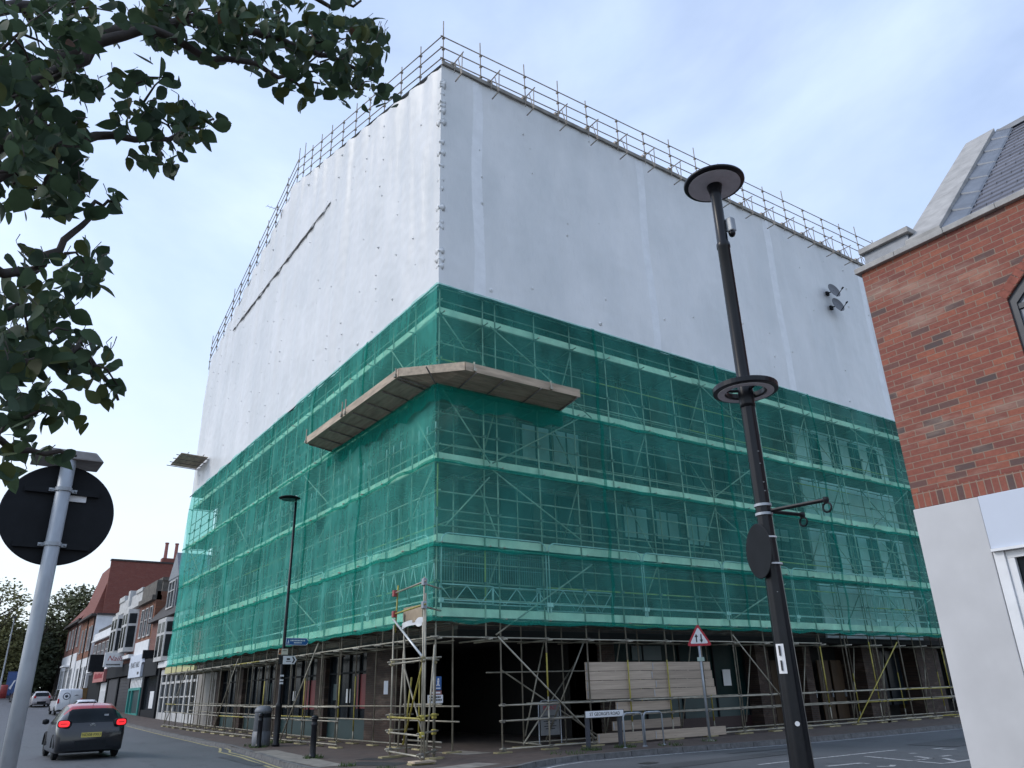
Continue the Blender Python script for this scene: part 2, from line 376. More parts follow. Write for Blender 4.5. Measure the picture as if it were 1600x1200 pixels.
# paler slabs and iron covers let into the corner pavement
def patch(name, x, y, w, d, rz, mat):
    b = MB(); c, s = math.cos(rz), math.sin(rz)
    b.poly([(x+c*u-s*v, y+s*u+c*v, zg(y)+0.005) for u, v in ((-w/2, -d/2), (w/2, -d/2), (w/2, d/2), (-w/2, d/2))])
    return struct(b.build(name, mat))
M['iron'] = plain('cast_iron_cover', (0.055, 0.055, 0.055), 0.6, 0.3, 0.3, 12, 0.2)
patch('utility_cover', 8.95, 19.0, 0.9, 1.6, 0.5, M['iron']); patch('utility_cover', 9.6, 20.3, 0.6, 1.0, 0.5, M['iron'])
patch('paving_slab', 12.2, 20.2, 0.9, 1.5, 0.1, M['slab']); patch('paving_slab', 10.1, 16.6, 1.6, 0.8, 0.3, M['slab'])
b = MB(); b.poly([(x, y, 0.006) for x, y in ((8.2, 26.4), (7.78, 22.4), (7.62, 19.3), (8.3, 19.2), (8.6, 22.3), (9.0, 26.6))]); struct(b.build('pale_paving', M['slab']))

M['patch'] = wet_asphalt('dark_road_repair', (0.05, 0.053, 0.058))
def repair(pts):
    b = MB(); b.poly([(x, y, zg(y)-0.112) for x, y in pts]); struct(b.build('road_repair', M['patch']))
repair([(7.3, 27), (7.7, 26.9), (7.4, 22.5), (7.05, 22.6)]); repair([(13.5, 13.6), (19.0, 13.9), (19.1, 14.6), (13.4, 14.4)]); repair([(22.5, 11.8), (27.5, 12.0), (27.4, 13.4), (22.6, 13.2)]); repair([(17.5, 15.1), (20.5, 15.0), (20.5, 15.25), (17.5, 15.35)])
for x, y in ((14.2, 14.9), (7.15, 20.5)): patch('drain_cover', x, y, .45, .35, .2, M['iron']).location.z = -.114
def weeds(spots):
    b = MB()
    for x, y, r, n in spots:
        for _ in range(n):
            t = random.random()*2*PI; q = r*math.sqrt(random.random()); px, py = x+q*math.cos(t), y+q*math.sin(t)
            h = random.uniform(.03, .13); a = random.random()*PI; w = .012
            dx, dy = w*math.cos(a), w*math.sin(a); lx, ly = random.uniform(-.06, .06), random.uniform(-.06, .06)
            b.add([(px-dx, py-dy, zg(py)), (px+dx, py+dy, zg(py)), (px+lx, py+ly, zg(py)+h)], [(0, 1, 2)])
    o = b.build('pavement_weeds', plain('weed_green', (0.05, 0.085, 0.02), 0.8, 0, 0.3, 9)); o['kind'] = 'stuff'
weeds([(8.54, 22.1, .28, 160), (10.35, 30.5, .7, 420), (9.4, 29.3, .6, 220), (9.0, 28.4, .3, 120), (8.2, 19.0, .2, 60), (8.4, 17.3, .22, 110), (14.94, 17.9, .3, 130), (16.2, 17.9, .35, 130), (19.4, 17.6, .25, 60), (17.5, 17.4, .4, 60), (13.8, 17.5, .5, 50)])
# ------------------------------------------------------------------ the office building under the scaffold
BX, BY = X0+1.75, Y0+1.75                 # its two street fronts
ob = empty('office_building', 'dark brick corner office block inside the scaffold, with a black open undercroft at street level', 'building', (BX, BY, 0))
def P_(b, name, mat, smooth=False, bevel=0, par=None):
    o = b.build(name, mat, None, smooth, bevel); o.parent = par if par is not None else ob
    o.matrix_parent_inverse = Matrix.Translation(-Vector(ob.location)); return o
def sub(b, name, mat, par):
    o = b.build(name, mat); o.parent = par; return o
XE, YE = X0+42, Y0+33.2
b = MB(); b.box(BX+.3, BY+.3, 3.5, XE, YE-.2, 22.4); core = P_(b, 'core_wall', M['darkbrickX'])
b = MB(); b.box(BX, BY+.3, 3.36, BX+.296, YE, 22.3); P_(b, 'side_wall', M['darkbrick'])
b = MB(); b.box(BX, BY, 3.36, X0+20.4, BY+.296, 22.3); P_(b, 'front_wall', M['darkbrickX'])
b = MB(); b.box(X0+20.4, BY-.12, 3.36, X0+28.2, BY+.296, 22.3); P_(b, 'rendered_bay', M['offwhite'])
b = MB(); b.box(X0+28.2, BY, 3.36, XE, BY+.296, 22.3); P_(b, 'front_wall', M['darkbrickX'])
b = MB(); b.box(BX-.05, BY-.05, 3.14, XE, YE, 3.355); P_(b, 'undercroft_ceiling', M['void_shade'])
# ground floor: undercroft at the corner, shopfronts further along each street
b = MB(); b.box(X0+7.6, BY+.4, 0, X0+7.9, Y0+13, 3.13); b.box(BX+.4, Y0+13, 0, X0+7.9, Y0+13.3, 3.13); P_(b, 'undercroft_wall', M['void_shade'])
b = MB(); b.box(X0+7.6, BY+1.7, 0, XE, BY+2.0, 3.13); P_(b, 'recessed_wall', M['void_shade'])
for x0, x1 in ((7.6, 8.3), (15.9, 16.7), (19.0, 19.5), (23.4, 24.8), (28, 30), (33.5, 34)):
    b = MB(); b.box(X0+x0, BY+.3, 0.0, X0+x1, BY+1.69, 3.13); P_(b, 'brick_pier', M['darkbrickX'])
b = MB(); b.box(X0+8.3, BY+.9, 0.0, X0+15.9, BY+1.1, .45); P_(b, 'stall_riser', plain('dark_red_riser', (0.03, 0.012, 0.014), 0.5))
b = MB(); b.box(X0+8.3, BY+.95, 1.15, X0+15.9, BY+1.0, 3.1); sf = P_(b, 'shop_window', M['shopglass'])
b = MB(); b.box(X0+8.3, BY+.93, .45, X0+15.9, BY+.99, 1.15); P_(b, 'frosted_panel', M['frost'])
for x in (10.2, 12.1, 14.0, 15.84):
    b = MB(); b.box(X0+x, BY+.88, .45, X0+x+.06, BY+.929, 3.1); P_(b, 'mullion', M['matblack'])
b = MB(); b.box(X0+14.5, BY+.9, 1.55, X0+14.95, BY+.92, 2.15); P_(b, 'window_notice', M['signwhite'])
b = MB(); b.box(X0+9.7, BY+.9, 2.5, X0+11.2, BY+.92, 3.0); P_(b, 'window_notice', M['frost'])
for x in (17.0, 17.9, 20.0, 21.2, 22.2):
    b = MB(); b.box(X0+x, BY+1.2, 0.02, X0+x+.82, BY+1.27, 2.5); d = P_(b, 'door', M['wood'], bevel=.01)
    b = MB(); b.box(X0+x+.7, BY+1.12, .95, X0+x+.74, BY+1.198, 1.25); sub(b, 'handle', M['galv'], d)
for x in (25.0, 26.4, 30.2, 31.8):
    b = MB(); b.box(X0+x, BY+1.0, .5, X0+x+1.2, BY+1.06, 2.9); P_(b, 'shop_window', M['glass'])
# left-hand ground floor
piers = [(6.2, 8.6), (12.6, 13.6), (18.2, 18.9), (24.0, 25.0), (28.4, 29.0)]
for y0, y1 in piers:
    b = MB(); b.box(BX+.15, Y0+y0, 0, BX+.5, Y0+y1, 3.13); P_(b, 'brick_pier', M['darkbrick'])
b = MB(); b.box(BX+.62, Y0+8.6, 0, BX+.8, Y0+33, 3.13); P_(b, 'shadowed_back_wall', M['void_shade'])
for y0, y1 in ((8.6, 12.6), (13.6, 18.2), (18.9, 24.0), (25.0, 28.4)):
    b = MB(); b.box(BX+.4, Y0+y0, .75, BX+.44, Y0+y1, 3.1); w = P_(b, 'shop_window', M['glass'])
    b = MB(); b.box(BX+.36, Y0+y0, .02, BX+.44, Y0+y1, .749); sub(b, 'stall_riser', M['frost'], w).matrix_parent_inverse = Matrix.Identity(4)
    b = MB()
    n = 4
    for i in range(n+1):
        yy = Y0+y0+.02+(y1-y0-.1)*i/n; b.box(BX+.33, yy, .75, BX+.399, yy+.06, 3.1)
    b.box(BX+.34, Y0+y0, 2.35, BX+.398, Y0+y1, 2.42); sub(b, 'frame', M['matblack'], w)
for y0, y1, z0, z1, m in ((9.0, 9.9, 1.1, 2.3, 'redposter'), (10.5, 10.9, 1.3, 1.8, 'signwhite'), (11.6, 12.2, 1.4, 2.0, 'frost'), (14.1, 15.6, 1.05, 2.2, 'redposter'), (16.6, 16.9, 1.4, 1.8, 'signwhite'), (20.0, 20.7, 1.4, 2.2, 'frost')):
    b = MB(); b.box(BX+.38, Y0+y0, z0, BX+.395, Y0+y1, z1); P_(b, 'window_poster', M[m])
b = MB(); b.box(BX+.1, Y0+29.0, 0, BX+.4, Y0+33.2, 3.13); P_(b, 'pale_panel', plain('beige_panel', (0.25, 0.235, 0.215), 0.7, 0, .1, 2))
b = MB(); b.box(BX+.06, Y0+29.3, .2, BX+.099, Y0+30.8, 2.6); P_(b, 'door', plain('grey_door', (0.18, 0.17, 0.16), 0.6))
# upper windows seen through the netting
def win_front(x, z, w, h, blind=None, y=BY):
    b = MB(); b.box(X0+x, y-.012, z, X0+x+w, y+.1, z+h); p = P_(b, 'window', M['glass'])
    b = MB()
    for a in (0, w/2-.03, w-.06): b.box(X0+x+a, y-.05, z, X0+x+a+.06, y-.0125, z+h)
    b.box(X0+x+.06, y-.048, z+h-.06, X0+x+w-.06, y-.013, z+h); b.box(X0+x+.06, y-.048, z, X0+x+w-.06, y-.013, z+.06)
    sub(b, 'frame', M['matblack'], p)
    if blind:
        b = MB(); b.box(X0+x+.08, y-.03, z+h*(1-blind), X0+x+w-.08, y-.0135, z+h-.07); sub(b, 'blind', M['blind'], p)
def win_side(y, z, w, h, blind=None):
    b = MB(); b.box(BX-.012, Y0+y, z, BX+.1, Y0+y+w, z+h); p = P_(b, 'window', M['glass'])
    b = MB()
    for a in (0, w/2-.03, w-.06): b.box(BX-.05, Y0+y+a, z, BX-.0125, Y0+y+a+.06, z+h)
    sub(b, 'frame', M['white'], p)
    if blind:
        b = MB(); b.box(BX-.03, Y0+y+.08, z+h*(1-blind), BX-.0135, Y0+y+w-.08, z+h-.07); sub(b, 'blind', M['blind'], p)
for z, lst in ((6.5, ((3.4, 0), (5.2, 0), (7.2, 0), (8.9, .8), (10.6, .75), (12.3, .8), (14.2, 0), (16.0, 0), (17.6, .4))),
               (9.0, ((2.6, 0), (4.3, .9), (5.7, .9), (8.4, 0), (10.2, 0), (12.4, 0), (14.4, 0), (16.4, 0))),
               (11.6, ((3.0, 0), (5.2, 0), (7.4, 0), (9.6, 0), (12, 0), (14.2, 0), (16.4, 0)))):
    for x, bl in lst: win_front(x, z, 1.35, 1.5, bl)
for z in (6.3, 11.2):
    for x in (21.5, 23.2, 24.9, 26.6): win_front(x, z, .85, 1.75, 0.0, BY-.12)
for z in (6.4, 9.0, 11.6):
    for k in range(11): win_side(3.2+k*2.7, z, 1.3, 1.5, random.choice((0, .3, .5, 0, 0)))
# ------------------------------------------------------------------ scaffold
def part(b, name, mat, root, smooth=False, bevel=0):
    o = b.build(name, mat, None, smooth, bevel); o.parent = root
    o.matrix_parent_inverse = Matrix.Translation(-Vector(root.location)); return o
scf = empty('scaffold', 'grey tube scaffold with timber decks and some yellow tubes round the corner block', 'scaffold', (X0, Y0, 0))
LIFT = [3.55, 5.6, 8.05, 10.4, 12.95]
TOP = 14.2
RS = [0, 1.64, 2.15, 3.77, 5.38, 7.0, 8.75, 10.48, 12.16, 13.85, 15.55, 17.29, 19.04, 20.75, 21.2, 23.03, 24.75, 26.5, 28.2, 29.9]
LS = [1.65, 3.29, 4.9, 6.52, 8.19, 9.76, 11.33, 12.97, 14.4, 16.17, 17.95, 19.5, 21.16, 22.88, 24.62, 25.97, 27.51, 29.39, 30.9, 32.2]
DI = 1.3
Rp = lambda a, d, z: (X0+a, Y0+d, z)         # a along the right front, d into the building
Lp = lambda c, d, z: (X0+d, Y0+c, z)         # c along the left front
rt = 0.0242
BM = [M['tube'], M['yellow']]
def std(p, z0, z1, yl=None):
    b = MB(); x, y = p[0]+random.uniform(-.015, .015), p[1]+random.uniform(-.015, .015)
    cuts = [z0, z1] if not yl else [z0, yl[0], yl[1], z1]
    for i in range(len(cuts)-1):
        b.cur = 1 if (yl and i == 1) else 0
        if cuts[i+1] > cuts[i]+.01: b.tube((x, y, cuts[i]), (x, y, cuts[i+1]), rt)
    part(b, 'standard', BM, scf, True)
YL = {5: (.6, 2.4), 6: (.6, 2.4), 3: (1.4, 2.6), 11: (.7, 2.9), 13: (.9, 3.1), 17: (1.3, 2.9)}
boards_under = []
for i, a in enumerate(RS):
    z0 = 2.9 if i == 1 else .06
    g = zg(Y0)
    std(Rp(a, 0, 0), z0, TOP, YL.get(i) or ((6.3, 8.0) if i == 0 else ((4.0, 5.5) if random.random() < .25 else None)))
    if z0 < 1: boards_under.append(Rp(a, 0, 0))
for i, c in enumerate(LS):
    z0 = 2.9 if c < 6 else zg(Y0+c)+.06
    std(Lp(c, 0, 0), z0, TOP, ((.9, 2.2) if i in (3, 5, 8) else None))
    if z0 < 1: boards_under.append(Lp(c, 0, zg(Y0+c)))
for i, a in enumerate([DI]+[r for r in RS if r > 3]):
    std(Rp(a, DI, 0), .06, TOP, ((.4, 1.9) if random.random() < .35 else None)); boards_under.append(Rp(a, DI, 0))
for i, c in enumerate(LS[1:]):
    std(Lp(c, DI, 0), zg(Y0+c)+.06, TOP, ((.4, 2.2) if random.random() < .3 else None)); boards_under.append(Lp(c, DI, zg(Y0+c)))
for x, y, z in boards_under:
    b = MB(); r = .35 if random.random() < .7 else .25
    if abs(y-Y0) < 2: b.box(x-r, y-.11, z+.004, x+r, y+.11, z+.042)
    else: b.box(x-.11, y-r, z+.004, x+.11, y+r, z+.042)
    s_ = part(b, 'sole_board', M['sole'], scf)
    b = MB(); b.box(x-.075, y-.075, z+.043, x+.075, y+.075, z+.05); b.tube((x, y, z+.05), (x, y, z+.2), .019); o = b.build('base_plate', M['coupler']); o.parent = s_
def ledger(fn, u0, u1, d, z, name='ledger', zf=None, py=.07, dz=.0):
    b = MB(); u = u0
    while u < u1-.3:
        L = min(u1-u, random.choice((4.9, 6.4, 6.4, 3.9))); b.cur = 1 if random.random() < py else 0
        z0, z1 = (z, z) if zf is None else (zf(u)+z, zf(u+L)+z)
        k = random.uniform(-.012, .012)
        b.tube(fn(u-.08, d, z0+k), fn(u+L+.06, d, z1+k+dz), rt); u += L
    return part(b, name, BM, scf, True)
zl = lambda c: zg(Y0+c)
for k, L in enumerate(LIFT):
    for fn, e in ((Rp, 29.9), (Lp, 32.2)):
        ledger(fn, -.1, e, -.05, L-.09); ledger(fn, DI, e, DI, L-.09)
        ledger(fn, 0, e, .05, L+.48, 'guard_rail'); ledger(fn, 0, e, .05, L+.95, 'guard_rail', py=.1)
        if k < 4: ledger(fn, 0, e, .05, L+1.5, 'guard_rail', py=.14); ledger(fn, DI, e, DI, L+1.0, 'guard_rail')
for fn, e0, e in ((Rp, -.1, 17.3), (Lp, -.1, 32.2)): ledger(fn, e0, e, -.05, 3.0)
ledger(Rp, 2.05, 29.9, DI, 3.0); ledger(Lp, 1.3, 32.2, DI, 3.0)
for z in (.8, 1.22):
    ledger(Rp, 2.1, 29.9, -.05, z, 'guard_rail', py=.12); ledger(Lp, 6.4, 32.2, -.05, z, 'guard_rail', zf=zl, py=.1)
    ledger(Rp, 4.0, 29.9, DI, z, 'guard_rail'); ledger(Lp, 1.0, 32.2, DI, z, 'guard_rail', zf=zl)
ledger(Rp, 2.1, 29.9, -.05, .1, 'foot_tie', py=.2); ledger(Lp, 6.4, 32.2, -.05, .1, 'foot_tie', zf=zl, py=.05)
ledger(Rp, 4.0, 29.9, DI, .12, 'foot_tie'); ledger(Lp, 2.0, 32.2, DI, .12, 'foot_tie', zf=zl)
BR = [((0.06, 12.78), (0.99, 11.71)), ((1.88, 12.89), (4.01, 11.65)), ((4.01, 11.65), (6.1, 10.4)), ((0.06, 10.3), (1.8, 8.14)), ((1.9, 8.16), (5.83, 10.46)), ((0.22, 6.04), (1.77, 7.69)),
      ((1.8, 7.98), (5.29, 6.05)), ((1.92, 3.08), (5.69, 5.3)), ((11.92, 12.95), (14.9, 11.2)), ((12.05, 8.25), (15.2, 10.1)), ((11.96, 7.74), (15.0, 6.1)),
      ((22.36, 12.88), (26.29, 11.1)), ((22.77, 8.14), (26.48, 10.24)), ((23.09, 7.44), (26.1, 5.9)), ((12.22, 3.78), (15.6, 5.2)), ((22.86, 3.71), (26.74, 5.2)),
      ((1.98, 3.03), (5.4, 0.2)), ((12.08, 3.24), (15.3, 0.2)), ((22.72, 3.1), (18.78, 0.1))]
BLc = [((1.5, 9.95), (0.0, 8.15)), ((11.3, 10.19), (7.84, 8.1)), ((11.76, 5.34), (8.31, 3.8)), ((21.5, 5.23), (18.1, 3.8)), ((11.22, 6.0), (7.9, 7.8)), ((1.86, 5.98), (0.1, 7.79)),
       ((18.16, 3.24), (21.16, 0.2)), ((8.37, 3.33), (11.61, 0.1)), ((27.58, 3.16), (31.46, 0.4)), ((21.4, 10.2), (18, 8.1)), ((21.2, 6.0), (18, 7.9)), ((3.3, 12.9), (1.7, 11.2)), ((31, 10.2), (27.6, 8.1)), ((31, 5.2), (27.6, 3.8))]
for (a0, z0), (a1, z1) in BR:
    b = MB(); b.cur = 1 if random.random() < .1 else 0; b.tube(Rp(a0, -.1, z0), Rp(a1, -.1, z1), rt); part(b, 'brace', BM, scf, True)
for (a0, z0), (a1, z1) in BLc:
    b = MB(); b.tube(Lp(a0, -.1, z0), Lp(a1, -.1, z1), rt); part(b, 'brace', BM, scf, True)
for k, L in enumerate(LIFT[:4]):
    H_ = LIFT[k+1]-L
    for i, a in enumerate(RS[2::2]):
        b = MB(); o = (i+k) % 2; b.tube(Rp(a+.06, .05 if o else DI, L+.1), Rp(a+.06, DI if o else .05, L+H_-.1), rt); part(b, 'cross_brace', M['tube'], scf, True)
for i, a in enumerate(RS[3::2]):
    b = MB(); b.tube(Rp(a+.06, DI, .3), Rp(a+.9, DI, 3.0), rt); part(b, 'cross_brace', M['tube'], scf, True)
for p, q in ((Rp(3.2, .5, .15), Rp(6.4, 1.9, 2.4)), (Rp(6.3, .7, .15), Rp(3.4, 1.9, 2.2)), (Rp(4.6, 1.3, .15), Rp(5.3, .1, 2.9)), (Rp(2.4, 1.2, 2.1), Rp(6.8, 1.25, 2.12)), (Rp(3.9, .6, .1), Rp(4.0, 2.6, .12))):
    b = MB(); b.tube(p, q, rt); part(b, 'raker', M['tube'], scf, True)
# decks and toe boards
def deck(fn, u0, u1, L):
    b = MB()
    for k in range(6):
        d = .03+k*.205; u = u0-random.random()*2
        while u < u1:
            e = min(u+3.9, u1); s = max(u, u0)
            if e > s+.05:
                z = L+random.uniform(-.006, .006); p, q = fn(s+.004, d, z), fn(e-.004, d+.198, z+.038); b.box(*p, *q)
            u += 3.9
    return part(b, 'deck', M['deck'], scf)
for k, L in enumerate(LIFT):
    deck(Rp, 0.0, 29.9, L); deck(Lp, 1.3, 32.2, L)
    for fn, e in ((Rp, 29.9), (Lp, 32.2)):
        u = .03
        while u < e:
            v = min(u+3.9, e); b = MB(); z = L+.0+random.uniform(-.015, .015); p, q = fn(u+.006, .029, z), fn(v-.006, .066, z+.235); b.box(*p, *q); part(b, 'toe_board', M['toe'], scf); u += 3.9
# transoms and couplers: the lowest ones as parts, the upper ones as one part each
rest = MB(); n = 0
for k, L in enumerate([3.0]+LIFT):
    for fn, S in ((Rp, RS), (Lp, LS)):
        for c in S:
            b = MB() if n < 98 else rest; b.tube(fn(c+.05, -.25, L-.045), fn(c+.05, DI+.25, L-.045), rt)
            if n < 98: part(b, 'transom', M['tube'], scf, True)
            n += 1
o = part(rest, 'transom', M['tube'], scf, True); o['kind'] = 'stuff'
rest = MB(); n = 0
def coup(b, p):
    x, y, z = p; w = .045; b.box(x-w, y-w, z-.04, x+w, y+w, z+.04); b.tube((x-.06, y-.055, z+.025), (x+.06, y-.055, z+.025), .012, 5); b.tube((x-.055, y-.06, z-.025), (x-.055, y+.06, z-.025), .012, 5)
for z, fn, S in ((3.0, Rp, RS[:12]), (3.0, Lp, LS), (1.22, Rp, RS[2:]), (.8, Rp, RS[2:]), (3.46, Rp, RS[:12]), (.1, Rp, RS[2:]), (1.22, Lp, LS[3:]), (.8, Lp, LS[3:]), (3.46, Lp, LS)) + tuple((L-.09, f, s) for L in LIFT[1:] for f, s in ((Rp, RS), (Lp, LS))) + tuple((L+.95, f, s) for L in LIFT for f, s in ((Rp, RS), (Lp, LS))):
    for c in S:
        zz = z + (zl(c) if (fn is Lp and z < 2) else 0); p = fn(c, -.025, zz)
        b = MB() if n < 98 else rest; coup(b, p)
        if n < 98: part(b, 'coupler', M['coupler'], scf)
        n += 1
o = part(rest, 'coupler', M['coupler'], scf); o['kind'] = 'stuff'
# lattice beams
def lattice(fn, u0, u1, d, z0, z1, pitch=.62):
    b = MB(); b.tube(fn(u0, d, z0), fn(u1, d, z0), .022); b.tube(fn(u0, d, z1), fn(u1, d, z1), .022)
    n = max(2, int((u1-u0)/pitch))
    for i in range(n):
        a, c = u0+(u1-u0)*i/n, u0+(u1-u0)*(i+1)/n; m = (a+c)/2
        b.tube(fn(a, d, z1), fn(m, d, z0), .014, 5); b.tube(fn(m, d, z0), fn(c, d, z1), .014, 5)
    b.tube(fn(u0, d, z0), fn(u0, d, z1), .018); b.tube(fn(u1, d, z0), fn(u1, d, z1), .018)
    part(b, 'lattice_beam', M['alu'], scf, True)
lattice(Rp, .1, 1.9, -.02, 3.92, 4.42); lattice(Rp, 1.95, 3.7, .1, 3.92, 4.42); lattice(Rp, 3.8, 6.9, .4, 3.85, 4.5, .9); lattice(Rp, 21.2, 26.2, .1, 4.3, 5.1)
lattice(Lp, .2, 3.4, .05, 4.2, 5.1); lattice(Lp, 3.5, 7.0, .05, 4.25, 5.2, .8)
# arched barrier frames clipped outside the first lift
def frame(fn, u0, u1, z0, z1):
    r = .25; pts = [fn(u0, -.1, z0), fn(u0, -.1, z1-r)]
    pts += [fn(u0+r-r*math.cos(t), -.1, z1-r+r*math.sin(t)) for t in (.4, .8, 1.2)]+[fn(u0+r, -.1, z1), fn(u1-r, -.1, z1)]
    pts += [fn(u1-r+r*math.sin(t), -.1, z1-r+r*math.cos(t)) for t in (.4, .8, 1.2)]+[fn(u1, -.1, z1-r), fn(u1, -.1, z0)]
    b = MB(); b.path(pts, .021); b.tube(fn(u0, -.1, z0+.12), fn(u1, -.1, z0+.12), .018)
    f = part(b, 'barrier_frame', M['alu'], scf, True)
    for u in (u0, u1):
        b = MB(); p = fn(u, -.1, z0+.1); b.box(p[0]-.06, p[1]-.06, p[2]-.05, p[0]+.06, p[1]+.06, p[2]+.07); b.box(p[0]-.02, p[1]-.02, p[2]-.22, p[0]+.02, p[1]+.02, p[2]-.05); o = b.build('clamp', M['alu']); o.parent = f
for a, c in ((.1, 3.82), (3.93, 7.88), (7.97, 11.93), (12.02, 16.0), (16.1, 21.5), (21.66, 25.6)): frame(Rp, a, c, 3.86, 5.85)
for a, c in ((.3, 4.2), (4.3, 8.2), (8.3, 12.2), (12.3, 16.2)): frame(Lp, a, c, 3.86, 5.85)
# fine mesh infill guard inside the first bays
b = MB()
for i in range(46): b.tube(Rp(.15+i*.085, .1, 4.5), Rp(.15+i*.085, .1, 5.45), .004, 4)
for z in (4.5, 4.95, 5.45): b.tube(Rp(.15, .1, z), Rp(4.0, .1, z), .006, 4)
part(b, 'mesh_guard', M['galv'], scf)

# ------------------------------------------------------------------ debris netting
def net(thing, fn, e, mat, zs, out=-.22, res=.28):
    flip = fn is Lp
    for z0, z1 in zs:
        def f(u, v):
            c = u*e; z = z0+(z1-z0)*v; k = (c/1.65) % 1.0
            dd = out-.05*math.sin(PI*k)*math.sin(PI*v) - (.12 if flip else .07)*noise.noise((c*.7, z*.35, 3 if flip else 9)) - .03*noise.noise((c*2.6, z*.5, 1))
            if c < .35: dd = out+(dd-out)*(c/.35)
            if v == 0: z += .05*noise.noise((c*1.3, z0, 5)) - (.04*math.sin(PI*k) if z0 < 3.6 else 0)
            return fn(c if c > 0 else out, dd, z)
        b = MB(); b.grid(int(e/res), max(3, int((z1-z0)/.4)), f, flip); part(b, 'net_panel', mat, thing, True)
        for cs in ((5.1, 10.2, 15.8, 21.2, 26.5) if flip else (6.3, 12.9, 19.2, 25.4)):
            sm = MB(); sm.grid(2, 12, lambda u, v: (lambda p: (p[0]-(.015 if flip else 0), p[1]-(0 if flip else .015), p[2]))(f((cs+.14*u+.05*math.sin(7*v+z0))/e, min(.999, max(.001, v)))), flip); part(sm, 'net_seam', M['nethem'], thing, True)
        h = MB()                                             # rolled lower hem of each sheet
        h.grid(int(e/res), 2, lambda u, v: (lambda c: fn(c if c > 0 else out-.02, out-.035-.02*math.sin(9*v)-(.12 if flip else .06)*noise.noise((c*.7, z0*.35, 3 if flip else 9))*(1 if c > .35 else c/.35), z0-.03+.11*v+.06*noise.noise((c*1.3, z0, 5))-(.05*math.sin(PI*((c/1.65) % 1)) if z0 < 3.6 else 0)))(u*e), flip)
        part(h, 'net_hem', M['nethem'], thing, True)
bands = [(3.42, 5.5), (5.42, 7.98), (7.9, 10.3), (10.22, 13.9)]
nR = empty('debris_net', 'see-through green debris netting on the right-hand street front, above the timber hoarding', 'netting', (X0, Y0-.1, 3.4))
net(nR, Rp, 30.0, M['netR'], bands)
nL = empty('debris_net', 'more opaque green debris netting on the long left-hand street front, behind the small street lamp', 'netting', (X0-.1, Y0, 3.4))
net(nL, Lp, 32.25, M['netL'], bands)
b = MB()                                                    # netting skirt that hangs below the timber fan
b.grid(60, 4, lambda u, v: Rp(-.26+u*4.9, -.29-.04*math.sin(u*31)*(1-v), 9.72+.62*v+(.1*math.sin(u*14)+.05*math.sin(u*37))*(1-v))); part(b, 'net_skirt', M['nethem'], nR, True)
b = MB(); b.grid(90, 4, lambda u, v: Lp(-.26+u*8.5, -.29-.04*math.sin(u*47)*(1-v), 9.72+.6*v+(.08*math.sin(u*22)+.05*math.sin(u*51))*(1-v)), True); part(b, 'net_skirt', M['nethem'], nL, True)
b = MB(); b.grid(4, 16, lambda u, v: Lp(32.25+.0*u, -.22+1.5*u+.05*math.sin(v*20+u*4), 3.4+10.5*v)); part(b, 'net_panel', M['netL'], nL, True)

# ------------------------------------------------------------------ white shrink-wrap sheeting and the roof it carries
ws = empty('shrink_wrap_sheeting', 'taut white shrink wrap sheeting over the top half of the corner block', 'sheeting', (X0, Y0, 13.8))
def top_left(c): return 23.1+.322*c if c < 16.6 else 28.45-.322*(c-16.6)
pl = lambda c, z, s: .045*noise.noise((c*.55, z*.12, s)) + .035*noise.noise((c*1.9, z*.22, s+4)) + .016*noise.noise((c*4.5, z*.5, s+8)) + .012*noise.noise((c*3, z*3, s))
def fR(u, v):
    c = u*31; z = 13.87+(9.4)*v + (.035*noise.noise((c*1.7, 0, 2)) if v == 0 else 0)
    e = min(1, c/.5); return Rp(c-.1*(1-e if c == 0 else 0), -.1-e*(pl(c, z, 1)+.02*abs(math.sin(PI*c/1.65))*(.4+.6*v)), z)
b = MB(); b.grid(230, 70, fR); part(b, 'front_sheet', M['wrap'], ws, True)
def fL(u, v):
    c = u*32.6; t = top_left(c); z = 13.87+(t-13.87)*v + (.035*noise.noise((c*1.7, 0, 7)) if v == 0 else 0)
    e = min(1, c/.5); w = max(0, 1-(t-z)/3.0)
    return Lp(c-.1*(1 if c == 0 else 0), -.1-e*(1.3*pl(c, z, 21)+.05*w*math.sin(c*3.81)+.03*abs(math.sin(PI*c/1.65))), z)
b = MB(); b.grid(240, 110, fL, True); part(b, 'side_sheet', M['wrap'], ws, True)
b = MB(); b.poly([Rp(-.1, -.1, 23.27), Rp(31, -.1, 23.27), Rp(31, 16.6, 28.44), Rp(-.1, 16.6, 28.44)]); b.poly([Rp(-.1, 16.6, 28.44), Rp(31, 16.6, 28.44), Rp(31, 32.6, 23.1), Rp(-.1, 32.6, 23.1)])
b.poly([Rp(-.1, 32.6, 13.8), Rp(-.1, 32.6, 23.1), Rp(31, 32.6, 23.1), Rp(31, 32.6, 13.8)]); part(b, 'roof_sheet', M['wrap'], ws)
b = MB(); b.box(*Rp(-.1, -.2, 23.2), *Rp(31, -.12, 23.36)); part(b, 'eaves_board', plain('grey_eaves_board', (0.24, 0.225, 0.20), .8, 0, .25, 3), ws)
for c, w in ((1.2, .5), (9.6, .45), (18.2, .5), (26.2, .45)):
    b = MB(); b.grid(8, 60, lambda u, v: (lambda cc, z: Rp(cc, -.1-min(1, cc/.5)*(pl(cc, z, 1)+.02*abs(math.sin(PI*cc/1.65))*(.4+.6*v))-.012*min(1, 5*u, 5*(1-u))+.003-.008*abs(noise.noise((cc*6, z*2.2, 4)))*min(1, 5*u, 5*(1-u)), z))(c+w*u+.05*math.sin(v*9), 13.95+9.2*v)); part(b, 'welded_seam', M['wrapseam'], ws, True)
BUL = MB(); nbul = [0]
